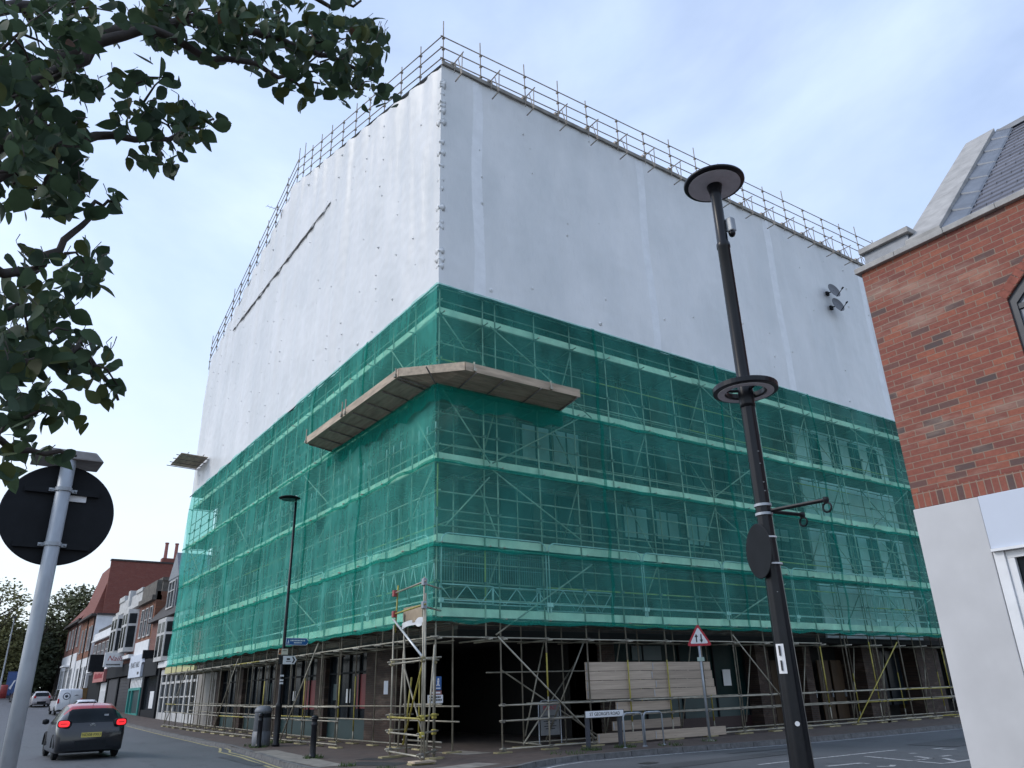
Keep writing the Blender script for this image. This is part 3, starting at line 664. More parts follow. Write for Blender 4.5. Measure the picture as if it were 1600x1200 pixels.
def pimple(b, p, d, r, h):
    nbul[0] += 1
    one = nbul[0] <= 96
    b = MB() if one else BUL
    pimple0(b, p, d, r, h)
    if one: part(b, 'pole_end_bulge', M['wrap'], ws, True)
def pimple0(b, p, d, r, h):
    d = Vector(d).normalized(); q = d.to_track_quat('Z', 'Y').to_matrix().to_4x4()
    b.lathe([(r*2.6, -.04), (r*1.5, .004), (r*.8, h*.4), (r*.4, h*.85), (r*.2, h), (.003, h*1.03)], p, 9, q)
rr = random.Random(5)
for a in RS:
    for k in range(16):
        z = 14.3+k*.57
        if a > .3 and rr.random() < .13: pimple(b, Rp(a+rr.uniform(-.2, .2), -.1-pl(a, z, 1), z), (0, -1, .1), rr.uniform(.03, .055), rr.uniform(.03, .07))
for c in LS:
    for k in range(22):
        z = 14.3+k*.6
        if z < top_left(c)-.4 and rr.random() < .34: pimple(b, Lp(c+rr.uniform(-.25, .25), -.1-1.3*pl(c, z, 21), z), (-1, 0, -.1), rr.uniform(.025, .05), rr.uniform(.03, .08))
z = 14.6
while z < 23:
    for _ in range(rr.choice((1, 2, 2))):
        pimple(b, Rp(-.06, -.06, z+rr.uniform(-.1, .1)), (-1, -.8+rr.uniform(-.5, .5), rr.uniform(-.3, .1)), rr.uniform(.045, .08), rr.uniform(.05, .13))
    z += rr.choice((.2, .3, .35, .55, .9))
o = part(BUL, 'pole_end_bulge', M['wrap'], ws, True); o['kind'] = 'stuff'
b = MB(); f = lambda u: (10.6+16.3*u)
b.grid(60, 1, lambda u, v: Lp(f(u), -.2-.01*math.sin(u*60), 23.40+(.075*v+.008*math.sin(u*25))*min(1, 6*u+.1, 8*(1-u)+.1)), True); part(b, 'slit_shade_strip', plain('slit_shade_colour', (0.16, 0.15, 0.145), .9, 0, .3, 5), ws, True)  # dark strip on the sheet: shade of the open slit given as colour
b = MB(); b.grid(60, 2, lambda u, v: Lp(f(u), -.12-.07*(1-v)-.008*math.sin(u*80), 23.48+.14*v+.008*math.sin(u*25)), True); part(b, 'vent_flap', M['wrap'], ws, True)
b = MB(); b.path([Rp(a*.5-.12 if a else -.14, -.16, 13.86+.03*noise.noise((a*.9, 0, 2))) for a in range(0, 62)], .03, 5); b.path([Lp(a*.5-.14, -.16, 13.86+.03*noise.noise((a*.9, 0, 7))) for a in range(0, 67)], .03, 5)
part(b, 'bottom_hem', plain('dark_hem_rope', (0.05, 0.06, 0.065), .8), ws, True)

# ------------------------------------------------------------------ rooftop guard rail
gr = empty('roof_guard_rail', 'tubular triple guard rail with tripod brackets along the top edge of the white sheeting', 'guard rail', (X0, Y0, 23.3))
tb = M['railtube']
rz = lambda a: 24.63+.025*a
posts = [0, 1.67, 3.79, 5.47, 7.03, 8.78, 10.39, 12.06, 13.81]+[15.5+1.68*k for k in range(9)]
for i, a in enumerate(posts):
    b = MB(); h = rz(a)+(.85 if i == 0 else random.choice((.1, .3, .65, .4))); b.tube(Rp(a, -.05, 23.2), Rp(a+random.uniform(-.03, .03), -.05, h), rt)
    for q in (0, -.55, -1.08): b.box(X0+a-.045, Y0-.1, rz(a)+q-.04, X0+a+.045, Y0, rz(a)+q+.04)
    part(b, 'post', tb, gr, True)
for q in (0, -.55, -1.08):
    b = MB(); b.tube(Rp(-.15, -.1, rz(0)+q), Rp(30, -.1, rz(30)+q), rt); part(b, 'rail', tb, gr, True)
    b = MB(); b.tube(Lp(-.15, -.1, 24.6+q), Lp(16.7, -.1, top_left(16.6)+1.55+q), rt); part(b, 'rail', tb, gr, True)
    b = MB(); b.tube(Lp(16.5, -.1, top_left(16.6)+1.6+q), Lp(32.7, -.1, top_left(32.6)+1.55+q), rt); part(b, 'rail', tb, gr, True)
for i, c in enumerate([1.7, 3.4, 5.0, 6.6, 8.2, 9.8, 11.4, 12.9, 14.3, 15.6, 16.6, 18.3, 20, 21.6, 23.3, 24.9, 26.6, 28.2, 29.8, 31.4, 33.0]):
    b = MB(); t = top_left(c); b.tube(Lp(c, -.05, t-.15), Lp(c, -.05, t+1.55+random.choice((.15, .3, .5, .95))), rt)
    for q in (1.55, 1.0, .47): b.box(X0-.1, Y0+c-.045, t+q-.04, X0, Y0+c+.045, t+q+.04)
    part(b, 'post', tb, gr, True)
for k in range(18):
    a = .38+1.63*k; b = MB(); y = lambda d: -.1-d
    b.tube(Rp(a, y(-.05), 23.45), Rp(a, y(.78), 23.45), .024); b.tube(Rp(a, y(.70), 23.47), Rp(a, y(.66), 22.52), .02); b.tube(Rp(a, y(.40), 23.45), Rp(a, y(.62), 22.55), .018); b.tube(Rp(a, y(.2), 23.45), Rp(a, y(.12), 23.0), .018)
    b.tube(Rp(a, y(.2), 22.5), Rp(a, y(.72), 22.52), .026); b.box(X0+a-.1, Y0-.2, 23.38, X0+a+.1, Y0-.02, 23.5)
    part(b, 'bracket', tb, gr)

# ------------------------------------------------------------------ timber fans
pf = empty('protection_fan', 'grey timber protection fan that wraps the scaffold corner high above the pavement', 'platform', (X0, Y0, 10.4))
zi, zo = 10.33, 10.52; OW = 1.25
A = [(-8.0, 'L'), (0, 'C'), (4.62, 'R')]
inn = [Lp(8.0, -.14, zi), Lp(-.14, -.14, zi), Rp(4.62, -.14, zi)]
outp = [Lp(8.0, -OW, zo), Lp(.2, -OW, zo), Rp(.2, -OW, zo), Rp(4.62, -OW, zo)]
def strip(b, i0, i1, o0, o1, nb):
    i0, i1, o0, o1 = map(Vector, (i0, i1, o0, o1))
    for k in range(nb):
        t0, t1 = k/nb+.004, (k+1)/nb-.004
        q = [i0.lerp(o0, t0), i1.lerp(o1, t0), i1.lerp(o1, t1), i0.lerp(o0, t1)]; dz = random.uniform(0, .008)
        b.hexa([(p.x, p.y, p.z+dz) for p in q], [(p.x, p.y, p.z+.04+dz) for p in q])
b = MB(); strip(b, inn[0], inn[1], outp[0], outp[1], 6); part(b, 'boarding', M['boardY'], pf)
b = MB(); strip(b, inn[1], Vector(inn[1])+Vector((.01, -.01, 0)), outp[1], outp[2], 5); strip(b, Vector(inn[1])+Vector((.01, 0, 0)), inn[2], outp[2], outp[3], 6); part(b, 'boarding', M['board'], pf)
def fas(p, q, mat):
    p, q = Vector(p), Vector(q); d = (q-p).normalized(); n_ = Vector((d.y, -d.x, 0)); 
    if n_.dot(Vector((-1, -1, 0))) < 0: n_ = -n_
    n_ *= .04; b = MB(); up = Vector((0, 0, .25)); lo = Vector((0, 0, -.02))
    b.hexa([p+lo, q+lo, q+lo+n_, p+lo+n_], [p+up, q+up, q+up+n_, p+up+n_]); part(b, 'fascia_board', mat, pf)
fas(outp[0], Lp(4.0, -OW, zo), M['boardY']); fas(Lp(4.02, -OW, zo), outp[1], M['boardY']); fas(outp[1], outp[2], M['board']); fas(outp[2], outp[3], M['board'])
for c in (7.9, 6.9, 5.9, 4.9, 3.8, 2.7, 1.5, .4):
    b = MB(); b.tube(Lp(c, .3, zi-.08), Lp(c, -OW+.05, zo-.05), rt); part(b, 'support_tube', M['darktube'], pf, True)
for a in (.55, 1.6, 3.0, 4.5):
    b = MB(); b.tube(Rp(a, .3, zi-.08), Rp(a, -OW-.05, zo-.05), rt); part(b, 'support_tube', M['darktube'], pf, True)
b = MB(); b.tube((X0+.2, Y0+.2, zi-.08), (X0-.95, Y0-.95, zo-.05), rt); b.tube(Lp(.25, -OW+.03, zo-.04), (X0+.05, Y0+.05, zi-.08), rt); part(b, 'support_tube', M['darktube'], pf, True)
for p in (Lp(4.2, -OW-.05, zo), Lp(4.5, -OW-.05, zo), Lp(.35, -OW-.05, zo), Rp(.5, -OW-.05, zo), Rp(3.4, -OW-.05, zo), Lp(7.95, -OW-.05, zo)):
    b = MB(); h = .55 if p[1] > Y0+4 else .3; b.tube(p, (p[0], p[1], p[2]+h), rt, 6); b.box(p[0]-.05, p[1]-.05, p[2]+.0, p[0]+.05, p[1]+.05, p[2]+.1); part(b, 'post', M['tube'], pf)
fp = empty('protection_fan', 'small timber fan that sticks out from the far left end of the white sheeting', 'platform', (X0, Y0+30.4, 15.5))
b = MB(); strip(b, Lp(28.9, -.2, 15.5), Lp(31.9, -.2, 15.5), Lp(28.9, -1.8, 15.56), Lp(31.9, -1.8, 15.56), 7); part(b, 'boarding', M['boardY'], fp)
for c in (29.0, 29.9, 30.8, 31.7):
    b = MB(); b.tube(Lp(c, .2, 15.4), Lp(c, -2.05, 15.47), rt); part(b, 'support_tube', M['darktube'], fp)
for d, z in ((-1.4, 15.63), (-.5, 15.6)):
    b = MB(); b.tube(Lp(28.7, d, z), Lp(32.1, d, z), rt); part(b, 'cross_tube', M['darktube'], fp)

# ------------------------------------------------------------------ corner tower of tubes
tw = empty('scaffold_tower', 'leaning cluster of scaffold tubes with yellow couplings that stands out on the corner pavement', 'scaffold tower', (9.9, 18.9, 0))
TA, TB_, TC, TD = (9.62, 17.88), (10.55, 18.95), (10.02, 20.4), (10.55, 20.5)
def tt(p, q, name='tube', mats=None, yl=False, r=rt):
    b = MB(); b.cur = 1 if yl else 0; b.tube(p, q, r); return part(b, name, BM if mats is None else mats, tw, True)
tt((*TA, .06), (*TA, 4.4), 'standard'); tt((TA[0]+.13, TA[1]+.1, .06), (TA[0]+.1, TA[1]+.1, 4.0), 'standard'); tt((*TC, .06), (TC[0], TC[1], 3.4), 'standard')
tt((TC[0]+.05, TC[1], 3.2), (TC[0]+.1, TC[1], 4.5), 'standard', yl=True); tt((*TD, .06), (TD[0]-.15, TD[1], 3.1), 'standard'); tt((*TB_, .06), (TB_[0]-.03, TB_[1], 2.5), 'standard')
tt((TA[0]+.45, TA[1]+.6, .1), (TA[0]+.55, TA[1]+.4, 2.75), 'standard'); tt((TC[0]+.35, TC[1]-.3, .1), (TC[0]+.2, TC[1]-.2, 3.7), 'standard')
tt((TD[0]-.1, TD[1], .3), (TA[0]+.15, TA[1]+.25, 2.4), 'brace', yl=True); tt((TC[0]+.4, TC[1], .3), (TC[0]+.5, TC[1]-.2, 2.0), 'brace', yl=True)
tt((TC[0]-.03, TC[1]-.02, 3.55), (TA[0]+.05, TA[1]+.15, 2.45), 'brace', M['alu'], r=.032)
for z, yl in ((.62, False), (1.0, True), (2.35, False), (.16, False)):
    tt((TC[0], TC[1]+.2, z), (TA[0]-.02, TA[1]-.12, z), 'rail', yl=yl); tt((TA[0]-.15, TA[1]-.05, z+.05), (TB_[0]+.12, TB_[1], z+.05), 'rail', yl=yl)
    tt((TC[0]-.15, TC[1], z+.05), (TD[0]+.2, TD[1], z+.05), 'rail')
    for p in (TA, TB_, TC):
        b = MB(); b.box(p[0]-.055, p[1]-.055, z-.045, p[0]+.055, p[1]+.055, z+.09); part(b, 'coupling', M['yellow'] if p is not TC and .5 < z < 2 else M['sole'] if z > .5 else M['coupler'], tw, bevel=.02)
for z in (3.7, 4.28):
    tt((TC[0]+.05, TC[1]+.2, z), (TA[0]-.02, TA[1]-.12, z), 'rail', yl=z < 4); tt((TA[0], TA[1], z-.05), (X0+.1, Y0-.1, z-.02), 'rail')
    for p in (TA, TC):
        b = MB(); b.box(p[0]-.06, p[1]-.06, z-.1, p[0]+.06, p[1]+.06, z+.08); part(b, 'coupling', M['redcap'] if p is TC else M['galv'], tw, bevel=.015)
tt((TA[0]+.25, TA[1]+.32, .1), (TA[0]+.2, TA[1]+.42, 3.3), 'standard'); tt((TC[0]+.28, TC[1]+.1, .1), (TC[0]+.3, TC[1]-.1, 3.0), 'standard')
tt((TB_[0]-.3, TB_[1]-.3, .1), (TC[0]+.2, TC[1]-.3, 2.3), 'brace'); tt((TC[0]-.2, TC[1]-.25, 2.45), (TB_[0]+.15, TB_[1]-.1, 2.47), 'rail')
for z in (.4, 1.3):
    tt((TB_[0]+.05, TB_[1]-.3, z), (TD[0]+.05, TD[1]+.3, z), 'rail')
for p, r in ((TA, .32), (TB_, .2), (TC, .28), (TD, .25)):
    b = MB(); b.box(p[0]-r, p[1]-.12, .004, p[0]+r, p[1]+.12, .045); part(b, 'sole_board', M['sole'], tw)
b = MB(); b.box(TA[0]-.28, TA[1]-.2, .046, TA[0]+.3, TA[1]+.15, .085); part(b, 'packing_board', M['board'], tw)
# torn ply sheet and sacking tucked under the netting at the corner
b = MB(); b.box(X0-.36, Y0+.12, 3.42, X0-.32, Y0+1.25, 3.86); o = b.build('plywood_sheet', plain('raw_plywood', (0.34, 0.27, 0.19), .8, 0, .2, 3)); tag(o, 'bare plywood sheet wedged under the green netting at the scaffold corner', 'plywood')
b = MB(); b.grid(24, 8, lambda u, v: (X0-.40-.05*math.sin(u*9), Y0-.05+1.25*u, 3.50-.16*v*(1+.35*math.sin(u*8))-.05*u+.02*math.sin(u*12+v*4)), True); o = b.build('torn_sheeting', M['white'], None, True); tag(o, 'torn scrap of white sheeting hanging below the plywood at the scaffold corner', 'sheeting')
# ------------------------------------------------------------------ timber boards of the hoarding, right-hand street
def plank(a0, a1, z0, z1, label, y=.06, tone=1.0):
    b = MB(); w = (a1-a0)/2; h = (z1-z0)/2; n = 10
    pts = [(-w, -h)]+[(-w+2*w*i/n, -h+random.uniform(-.002, .002)) for i in range(1, n)]+[(w, -h+random.uniform(-.01, .01)), (w, h)]+[(w-2*w*i/n, h+random.uniform(-.002, .002)) for i in range(1, n)]+[(-w, h)]
    b.prism([(x, 0, z) for x, z in pts], (0, .038, 0))
    m = plain('weathered_plank', tuple(c*tone for c in (0.40, 0.325, 0.25)), .85, 0, .2, 2.0, .1, stretch=(.35, 3, 9))
    o = b.build('timber_board', m, None); o.location = (X0+(a0+a1)/2, Y0+y, (z0+z1)/2); o.rotation_euler = (0, random.uniform(-.006, .006), 0)
    e = MB(); e.box(-w+.02, -.003, -h+.03, -w+.05, -.0005, h-.03); k = e.build('end_band', M['galv'], o)
    return tag(o, label, 'board', 'timber boards lashed to the scaffold foot')
rows = ['topmost', 'second', 'third', 'fourth']
for i in range(4):
    z1 = 2.34-i*.27; j = (8.12, 8.05, 8.2, 8.1)[i]
    plank(5.3, j-.004, z1-.258, z1, f'left-hand pale timber board in the {rows[i]} row of the big four-row hoarding', tone=(1.05, 1.12, 1.08, .85)[i])
    plank(j+.004, 10.9+i*.05, z1-.258, z1, f'right-hand timber board in the {rows[i]} row of the hoarding, behind the warning sign pole', tone=(.98, .85, .92, 1.0)[i])
plank(6.45, 8.86, .90, 1.17, 'short timber board just below the four-row hoarding, above the bicycle stands', tone=1.02)
plank(6.2, 9.11, .38, .64, 'dark brown weathered board behind the bicycle stand tops, with bolt heads', .0, .62)
plank(5.5, 7.85, .06, .32, 'pale timber board at ground level behind the street name sign', -.09, .85)
plank(7.86, 11.15, .05, .31, 'long timber board at ground level that runs past the warning sign pole', -.09, .98)

# ------------------------------------------------------------------ small things along the right-hand pavement
sn = empty('street_name_sign', "white street name plate reading ST GEORGE'S ROAD on two dark posts at the kerb", 'street sign', (15.65, 18.05, 0))
for x in (-.62, .6):
    b = MB(); b.box(x-.06, .02, 0, x+.06, .1, .93); o = b.build('post', M['greypost'], sn, bevel=.008)
b = MB(); b.box(-.72, -.012, .815, .72, .018, .985); pl_ = b.build('name_plate', M['signwhite'], sn, bevel=.006)
b = MB(); b.box(-.74, -.006, .80, .74, .012, 1.0); b.build('plate_border', M['ink'], sn)
text('lettering', "ST GEORGE'S ROAD", .125, M['ink'], pl_, (0, -.014, .9), sx=1.02, depth=.003)

ts = empty('warning_sign', 'red bordered triangular sign with one up and one down arrow on a leaning grey pole', 'road sign', (19.45, 17.61, 0))
ts.rotation_euler = (0, 0, -.83)
b = MB(); b.tube((0, .03, 0), (-.03, .03, 3.2), .038, 12); b.build('pole', M['galv'], ts, True)
def tri(s, z0, y0, y1, rc):
    pts = []
    cs = [(-s/2, z0), (s/2, z0), (0, z0+s*.866)]; cen = (0, z0+s*.2887)
    for i, (x, z) in enumerate(cs):
        dx, dz = cen[0]-x, cen[1]-z; L = math.hypot(dx, dz); ox, oz = x+dx/L*2*rc, z+dz/L*2*rc; a0 = math.atan2(-dz, -dx)
        for k in range(-3, 4): t = a0+k*PI/9; pts.append((ox+rc*math.cos(t), y0, oz+rc*math.sin(t)))
    b = MB(); b.prism(pts, (0, y1-y0, 0)); return b
tri(.80, 2.76, -.012, -.004, .05).build('red_border', M['signred'], ts)
sg = tri(.58, 2.832, -.016, -.0125, .03).build('white_panel', M['signwhite'], ts)
for x, up in ((-.075, 1), (.075, 0)):
    b = MB(); z0, z1 = (2.87, 3.13) if up else (2.85, 3.11)
    if up: pts = [(x-.018, z0), (x+.018, z0), (x+.018, z1-.1), (x+.055, z1-.1), (x, z1), (x-.055, z1-.1), (x-.018, z1-.1)]
    else: pts = [(x+.018, z1), (x-.018, z1), (x-.018, z0+.1), (x-.055, z0+.1), (x, z0), (x+.055, z0+.1), (x+.018, z0+.1)]
    b.prism([(p, -.0205, z) for p, z in pts], (0, .004, 0)); b.build('arrow', M['ink'], sg)
b = MB(); b.box(-.12, -.02, 2.3, .1, -.01, 2.42); b.build('small_plate', plain('pale_green_plate', (.35, .45, .4), .5), ts)
b = MB(); b.lathe([(.16, 0), (.12, .03), (.05, .05)], (0, .03, .004), 12); b.build('footing', M['slab'], ts)
for i, x in enumerate((16.40, 17.2)):
    o = empty('bicycle_stand', ('steel hoop bicycle stand next to the street name sign', 'steel hoop bicycle stand on the side nearer the warning sign')[i], 'bicycle stand', (x, 17.7, 0), 'bicycle stands by the hoarding')
    r = .13; b = MB(); pts = [(-.37, 0, 0), (-.37, 0, .9-r)]+[(-.37+r-r*math.cos(t), 0, .9-r+r*math.sin(t)) for t in (.4, .8, 1.2)]+[(-.37+r, 0, .9), (.37-r, 0, .9)]+[(.37-r+r*math.sin(t), 0, .9-r+r*math.cos(t)) for t in (.4, .8, 1.2)]+[(.37, 0, .9-r), (.37, 0, 0)]
    b.path(pts, .024, 8); b.build('hoop', M['galv'], o, True)
    for s in (-.37, .37):
        b = MB(); b.lathe([(.06, 0), (.055, .012), (.026, .02)], (s, 0, .004), 10); b.build('floor_flange', M['galv'], o)
ab = empty('site_notice', 'grey plastic notice headed PLANT hung inside the scaffold beside the dark undercroft', 'sign', (15.3, 20.2, 0))
b = MB(); pts = [(-.36, .3), (.36, .3)]+[(.36-.1+.1*math.sin(t), 1.12+.1*math.cos(t)) for t in (1.2, .8, .4, 0)]+[(-.26-.1*math.sin(t), 1.12+.1*math.cos(t)) for t in (0, .4, .8, 1.2)]
b.prism([(x, 0, z) for x, z in pts], (0, .02, 0)); pn = b.build('panel', plain('grey_notice_board', (.16, .165, .165), .6), ab)
b = MB(); b.path([(-.42, .01, .06), (-.42, .01, 1.15), (-.3, .01, 1.27), (.3, .01, 1.27), (.42, .01, 1.15), (.42, .01, .06)], .018, 6); b.build('frame', M['galv'], ab)
text('heading', 'PLANT', .17, M['redink'], pn, (0, -.003, 1.06))
b = MB()
for k, w in enumerate((.5, .42, .5, .3, .46, .36)): b.box(-w/2, -.003, .82-k*.07, w/2, -.0005, .845-k*.07)
b.build('small_print', M['ink'], pn)

# ------------------------------------------------------------------ signs tied to the corner standards
b = MB(); b.box(-.12, 0, -.17, .14, .008, .17); o = b.build('safety_sign', M['signblue']); o.location = (X0+.1, Y0+.07, 1.82); tag(o, 'small blue safety sign with a white walking figure tied to the corner tube', 'sign')
b = MB(); b.lathe([(.028, 0), (.028, .003)], (.04, -.002, .1), 10, Matrix.Rotation(PI/2, 4, 'X')); b.prism([(.0, -.004, .07), (.075, -.004, .07), (.06, -.004, -.0), (.09, -.004, -.07), (.05, -.004, -.07), (.038, -.004, -.015), (.015, -.004, -.07), (-.02, -.004, -.07), (.015, -.004, 0)], (0, .0035, 0)); b.box(-.09, -.003, -.14, .11, -.0005, -.11); b.build('figure', M['signwhite'], o)
b = MB(); b.box(-.17, 0, -.05, .17, .008, .05); o = b.build('danger_sign', plain('faded_red_sign', (.30, .13, .12), .5)); o.location = (X0+.08, Y0+.07, 1.585); tag(o, 'narrow faded red and white sign between the blue sign and the white sign', 'sign')
b = MB(); b.box(-.13, -.003, -.02, .13, -.0005, .02); b.build('lettering', M['signwhite'], o)
b = MB(); b.box(-.23, 0, -.1, .23, .008, .1); o = b.build('notice_board', M['signwhite']); o.location = (X0+.06, Y0+.07, 1.43); tag(o, 'white notice with two lines of black lettering tied low on the corner tube', 'sign')
b = MB()
for z in (.045, -.025):
    x = -.19
    while x < .17: w = random.uniform(.02, .05); b.box(x, -.003, z-.022, x+w, -.0005, z+.022); x += w+.012
b.build('lettering', M['ink'], o)
b = MB(); b.box(-.06, 0, -.17, .06, .008, .17); o = b.build('tally_card', M['signwhite']); o.location = (X0-.85, Y0+1.2, 1.75); tag(o, 'narrow white inspection card fixed to a tube of the leaning corner tower', 'sign')

# ------------------------------------------------------------------ left-hand pavement
sl = empty('street_lamp', 'slim black street lamp with a flat round head in front of the left-hand netting', 'street lamp', (9.60, 28.4, 0))
b = MB(); b.lathe([(.13, 0), (.13, .08), (.105, .12), (.105, 1.25), (.115, 1.3), (.085, 1.38), (.058, 1.45), (.055, 4), (.045, 8.55)], (0, 0, 0), 16); b.build('column', M['black'], sl, True)
b = MB(); b.path([(0, 0, 8.5), (0, 0, 8.65), (-.18, -.01, 8.68)], .035, 8); b.build('bracket', M['black'], sl, True)
b = MB(); b.lathe([(.0, -.05), (.25, -.045), (.40, -.01), (.41, .0), (.36, .035), (.2, .08), (.06, .11)], (-.26, 0, 8.68), 28); hd = b.build('lamp_head', M['matblack'], sl, True)
b = MB(); b.lathe([(.3, 0), (.3, .01)], (-.26, 0, 8.616), 24); b.build('diffuser', M['glass'], hd)
b = MB(); b.lathe([(.055, 0), (.055, .06), (.03, .1), (.0, .11)], (0, 0, 8.71), 12); b.build('photocell', M['signwhite'], hd)
for z in (2.0, 2.1, 2.25):
    b = MB(); b.box(-.06, -.075, z, .06, -.06, z+.06); b.build('sticker', M['signwhite'], sl)
def panel(name, label, pts, mat, loc, th=.02):
    b = MB(); b.prism([(x, 0, z) for x, z in pts], (0, th, 0)); o = b.build(name, mat); o.location = loc; return tag(o, label, 'sign')
o = panel('finger_sign', 'blue finger sign with white lettering that points right, on the left-hand lamp post', [(0, -.12), (.76, -.12), (.86, 0), (.76, .12), (0, .12)], M['signblue'], (9.63, 28.3, 3.43))
b = MB(); b.prism([(.01, -.003, -.11), (.015, -.003, .11), (.755, -.003, .11), (.845, -.003, 0), (.755, -.003, -.11), (.01, -.003, -.11), (.0, -.003, -.125), (.77, -.003, -.125), (.875, -.003, 0), (.77, -.003, .125), (0, -.003, .125), (.0, -.003, -.12)], (0, .0028, 0)); b.build('border', M['signwhite'], o)
b = MB()
x = .16
while x < .66: w = random.uniform(.025, .06); b.box(x, -.003, .015, x+w, -.0005, .06); x += w+.015
x = .3
while x < .58: w = random.uniform(.025, .06); b.box(x, -.003, -.06, x+w, -.0005, -.02); x += w+.015
b.prism([(.06, -.004, -.07), (.08, -.004, -.07), (.09, -.004, -.01), (.1, -.004, -.07), (.12, -.004, -.07), (.105, -.004, .03), (.09, -.004, .07), (.075, -.004, .03)], (0, .0035, 0)); b.build('lettering', M['signwhite'], o)
o = panel('small_sign', 'small cream and orange plate fixed to the left-hand lamp post above the white arrow sign', [(-.17, -.1), (.17, -.1), (.17, .1), (-.17, .1)], plain('cream_plate', (.55, .52, .42), .5), (9.55, 28.27, 3.08))
b = MB(); b.box(-.165, -.003, -.09, -.07, -.0005, .09); b.build('orange_end', plain('orange_ink', (.45, .16, .06), .5), o)
b = MB(); b.box(-.15, -.005, -.04, -.09, -.0032, .05); b.box(-.02, -.003, .03, .13, -.0005, .045); b.build('lettering', M['ink'], o)
o = panel('arrow_sign', 'white sign with a black chevron pointing right, on the left-hand lamp post', [(-.2, -.14), (.36, -.14), (.45, 0), (.36, .14), (-.2, .14)], M['signwhite'], (9.62, 28.27, 2.80))
b = MB(); b.prism([(.27, -.003, -.11), (.32, -.003, -.11), (.39, -.003, 0), (.32, -.003, .11), (.27, -.003, .11), (.33, -.003, 0)], (0, .0028, 0)); b.build('chevron', M['ink'], o); b = MB(); b.box(-.21, -.003, -.142, -.06, -.0005, .142); b.build('black_panel', M['ink'], o)
b = MB(); b.box(.08, -.003, 0, .2, -.0005, .06); b.box(.06, -.003, -.06, .24, -.0005, -.04); b.build('lettering', M['ink'], o)

bn = empty('litter_bin', 'grey plastic litter bin with a domed top and dark slot beside the street lamp', 'litter bin', (9.3, 29.1, 0))
b = MB(); b.lathe([(.30, 0), (.31, .03), (.31, .45), (.29, .46), (.29, .5), (.30, .51), (.285, 1.05), (.29, 1.06), (.29, 1.1), (.285, 1.11)], (0, 0, .004), 28); b.build('body', M['greyplastic'], bn, True)
b = MB(); b.lathe([(.30, 1.09), (.305, 1.12), (.30, 1.17), (.25, 1.25), (.15, 1.3), (.0, 1.315)], (0, 0, 0), 28); b.build('lid', M['greyplastic'], bn, True)
b = MB()
for t in (-1.1, -1.9, 1.2):
    for k in range(5): 
        a0, a1 = t+k*.16-.4, t+(k+1)*.16-.4; b.quad((.292*math.cos(a0), .292*math.sin(a0), .92), (.292*math.cos(a1), .292*math.sin(a1), .92), (.292*math.cos(a1), .292*math.sin(a1), 1.06), (.292*math.cos(a0), .292*math.sin(a0), 1.06))
b.build('slot', M['matblack'], bn)
def bollard():
    o = empty('bollard', 'black cast iron bollard on its own near the corner kerb', 'bollard', (8.54, 22.15, 0), 'black cast iron bollards on the left-hand pavement')
    b = MB(); b.lathe([(.12, 0), (.125, .05), (.1, .08), (.085, .13), (.078, .8), (.09, .82), (.09, .86), (.078, .88), (.075, .95), (.095, .98), (.1, 1.01)], (0, 0, .004), 18); b.build('shaft', M['black'], o, True)
    b = MB(); b.lathe([(.1, 1.012), (.09, 1.05), (.05, 1.08), (.0, 1.09)], (0, 0, 0), 18); b.build('cap', M['black'], o, True); return o
b0 = bollard(); b1 = copy_tree(b0); b1.location = (9.0, 28.4, 0); b1.rotation_euler = (0, .04, 1); b1['label'] = 'black bollard that stands directly in front of the grey litter bin'

# ------------------------------------------------------------------ things fixed to the sheeting
for i, (a, z) in enumerate(((22.85, 20.25), (22.95, 19.45))):
    o = empty('satellite_dish', ('upper of the two grey satellite dishes on the white sheeting', 'lower of the two grey satellite dishes on the white sheeting')[i], 'satellite dish', (X0+a, Y0-.18, z), 'satellite dishes on the white sheeting')
    T = Matrix.Rotation(-.12, 4, 'Z') @ Matrix.Rotation(math.radians(78), 4, 'X')
    b = MB(); b.M = Matrix.Translation((.0, -.3, 0)) @ T
    vs = []; b.lathe([(.0, -.02), (.25, .0), (.40, .05), (.41, .06), (.39, .055), (.24, .02), (.0, .0)], (0, 0, 0), 26); b.build('dish', plain('grey_dish', (.085, .09, .10), .5, 0, .1, 4), o, True)
    b = MB(); b.M = Matrix.Translation((.0, -.3, 0)) @ T; b.tube((0, -.41, .04), (0, -.24, .5), .02); b.tube((0, -.24, .46), (0, -.21, .58), .04); b.build('arm', M['matblack'], o)
    b = MB(); b.tube((0, 0, 0), (0, -.3, 0), .03); b.box(-.1, -.01, -.1, .1, .09, .1); b.build('bracket', M['matblack'], o)
an = empty('tv_aerial', 'thin television aerial that sticks out over the left-hand guard rail', 'aerial', (X0-.1, Y0+18.6, 27.6))
b = MB(); b.tube((0, 0, -.6), (-.15, 0, .25), .02); b.build('mast', M['darktube'], an)
b = MB(); b.tube((-.9, .1, .25), (1.3, -.15, .05), .014)
for k in range(9):
    t = k/8; p = Vector((-.9, .1, .25)).lerp(Vector((.7, -.08, .1)), t); b.tube(p+Vector((0, .3, .1)), p-Vector((0, .3, .1)), .008, 4)
b.build('boom', M['darktube'], an)
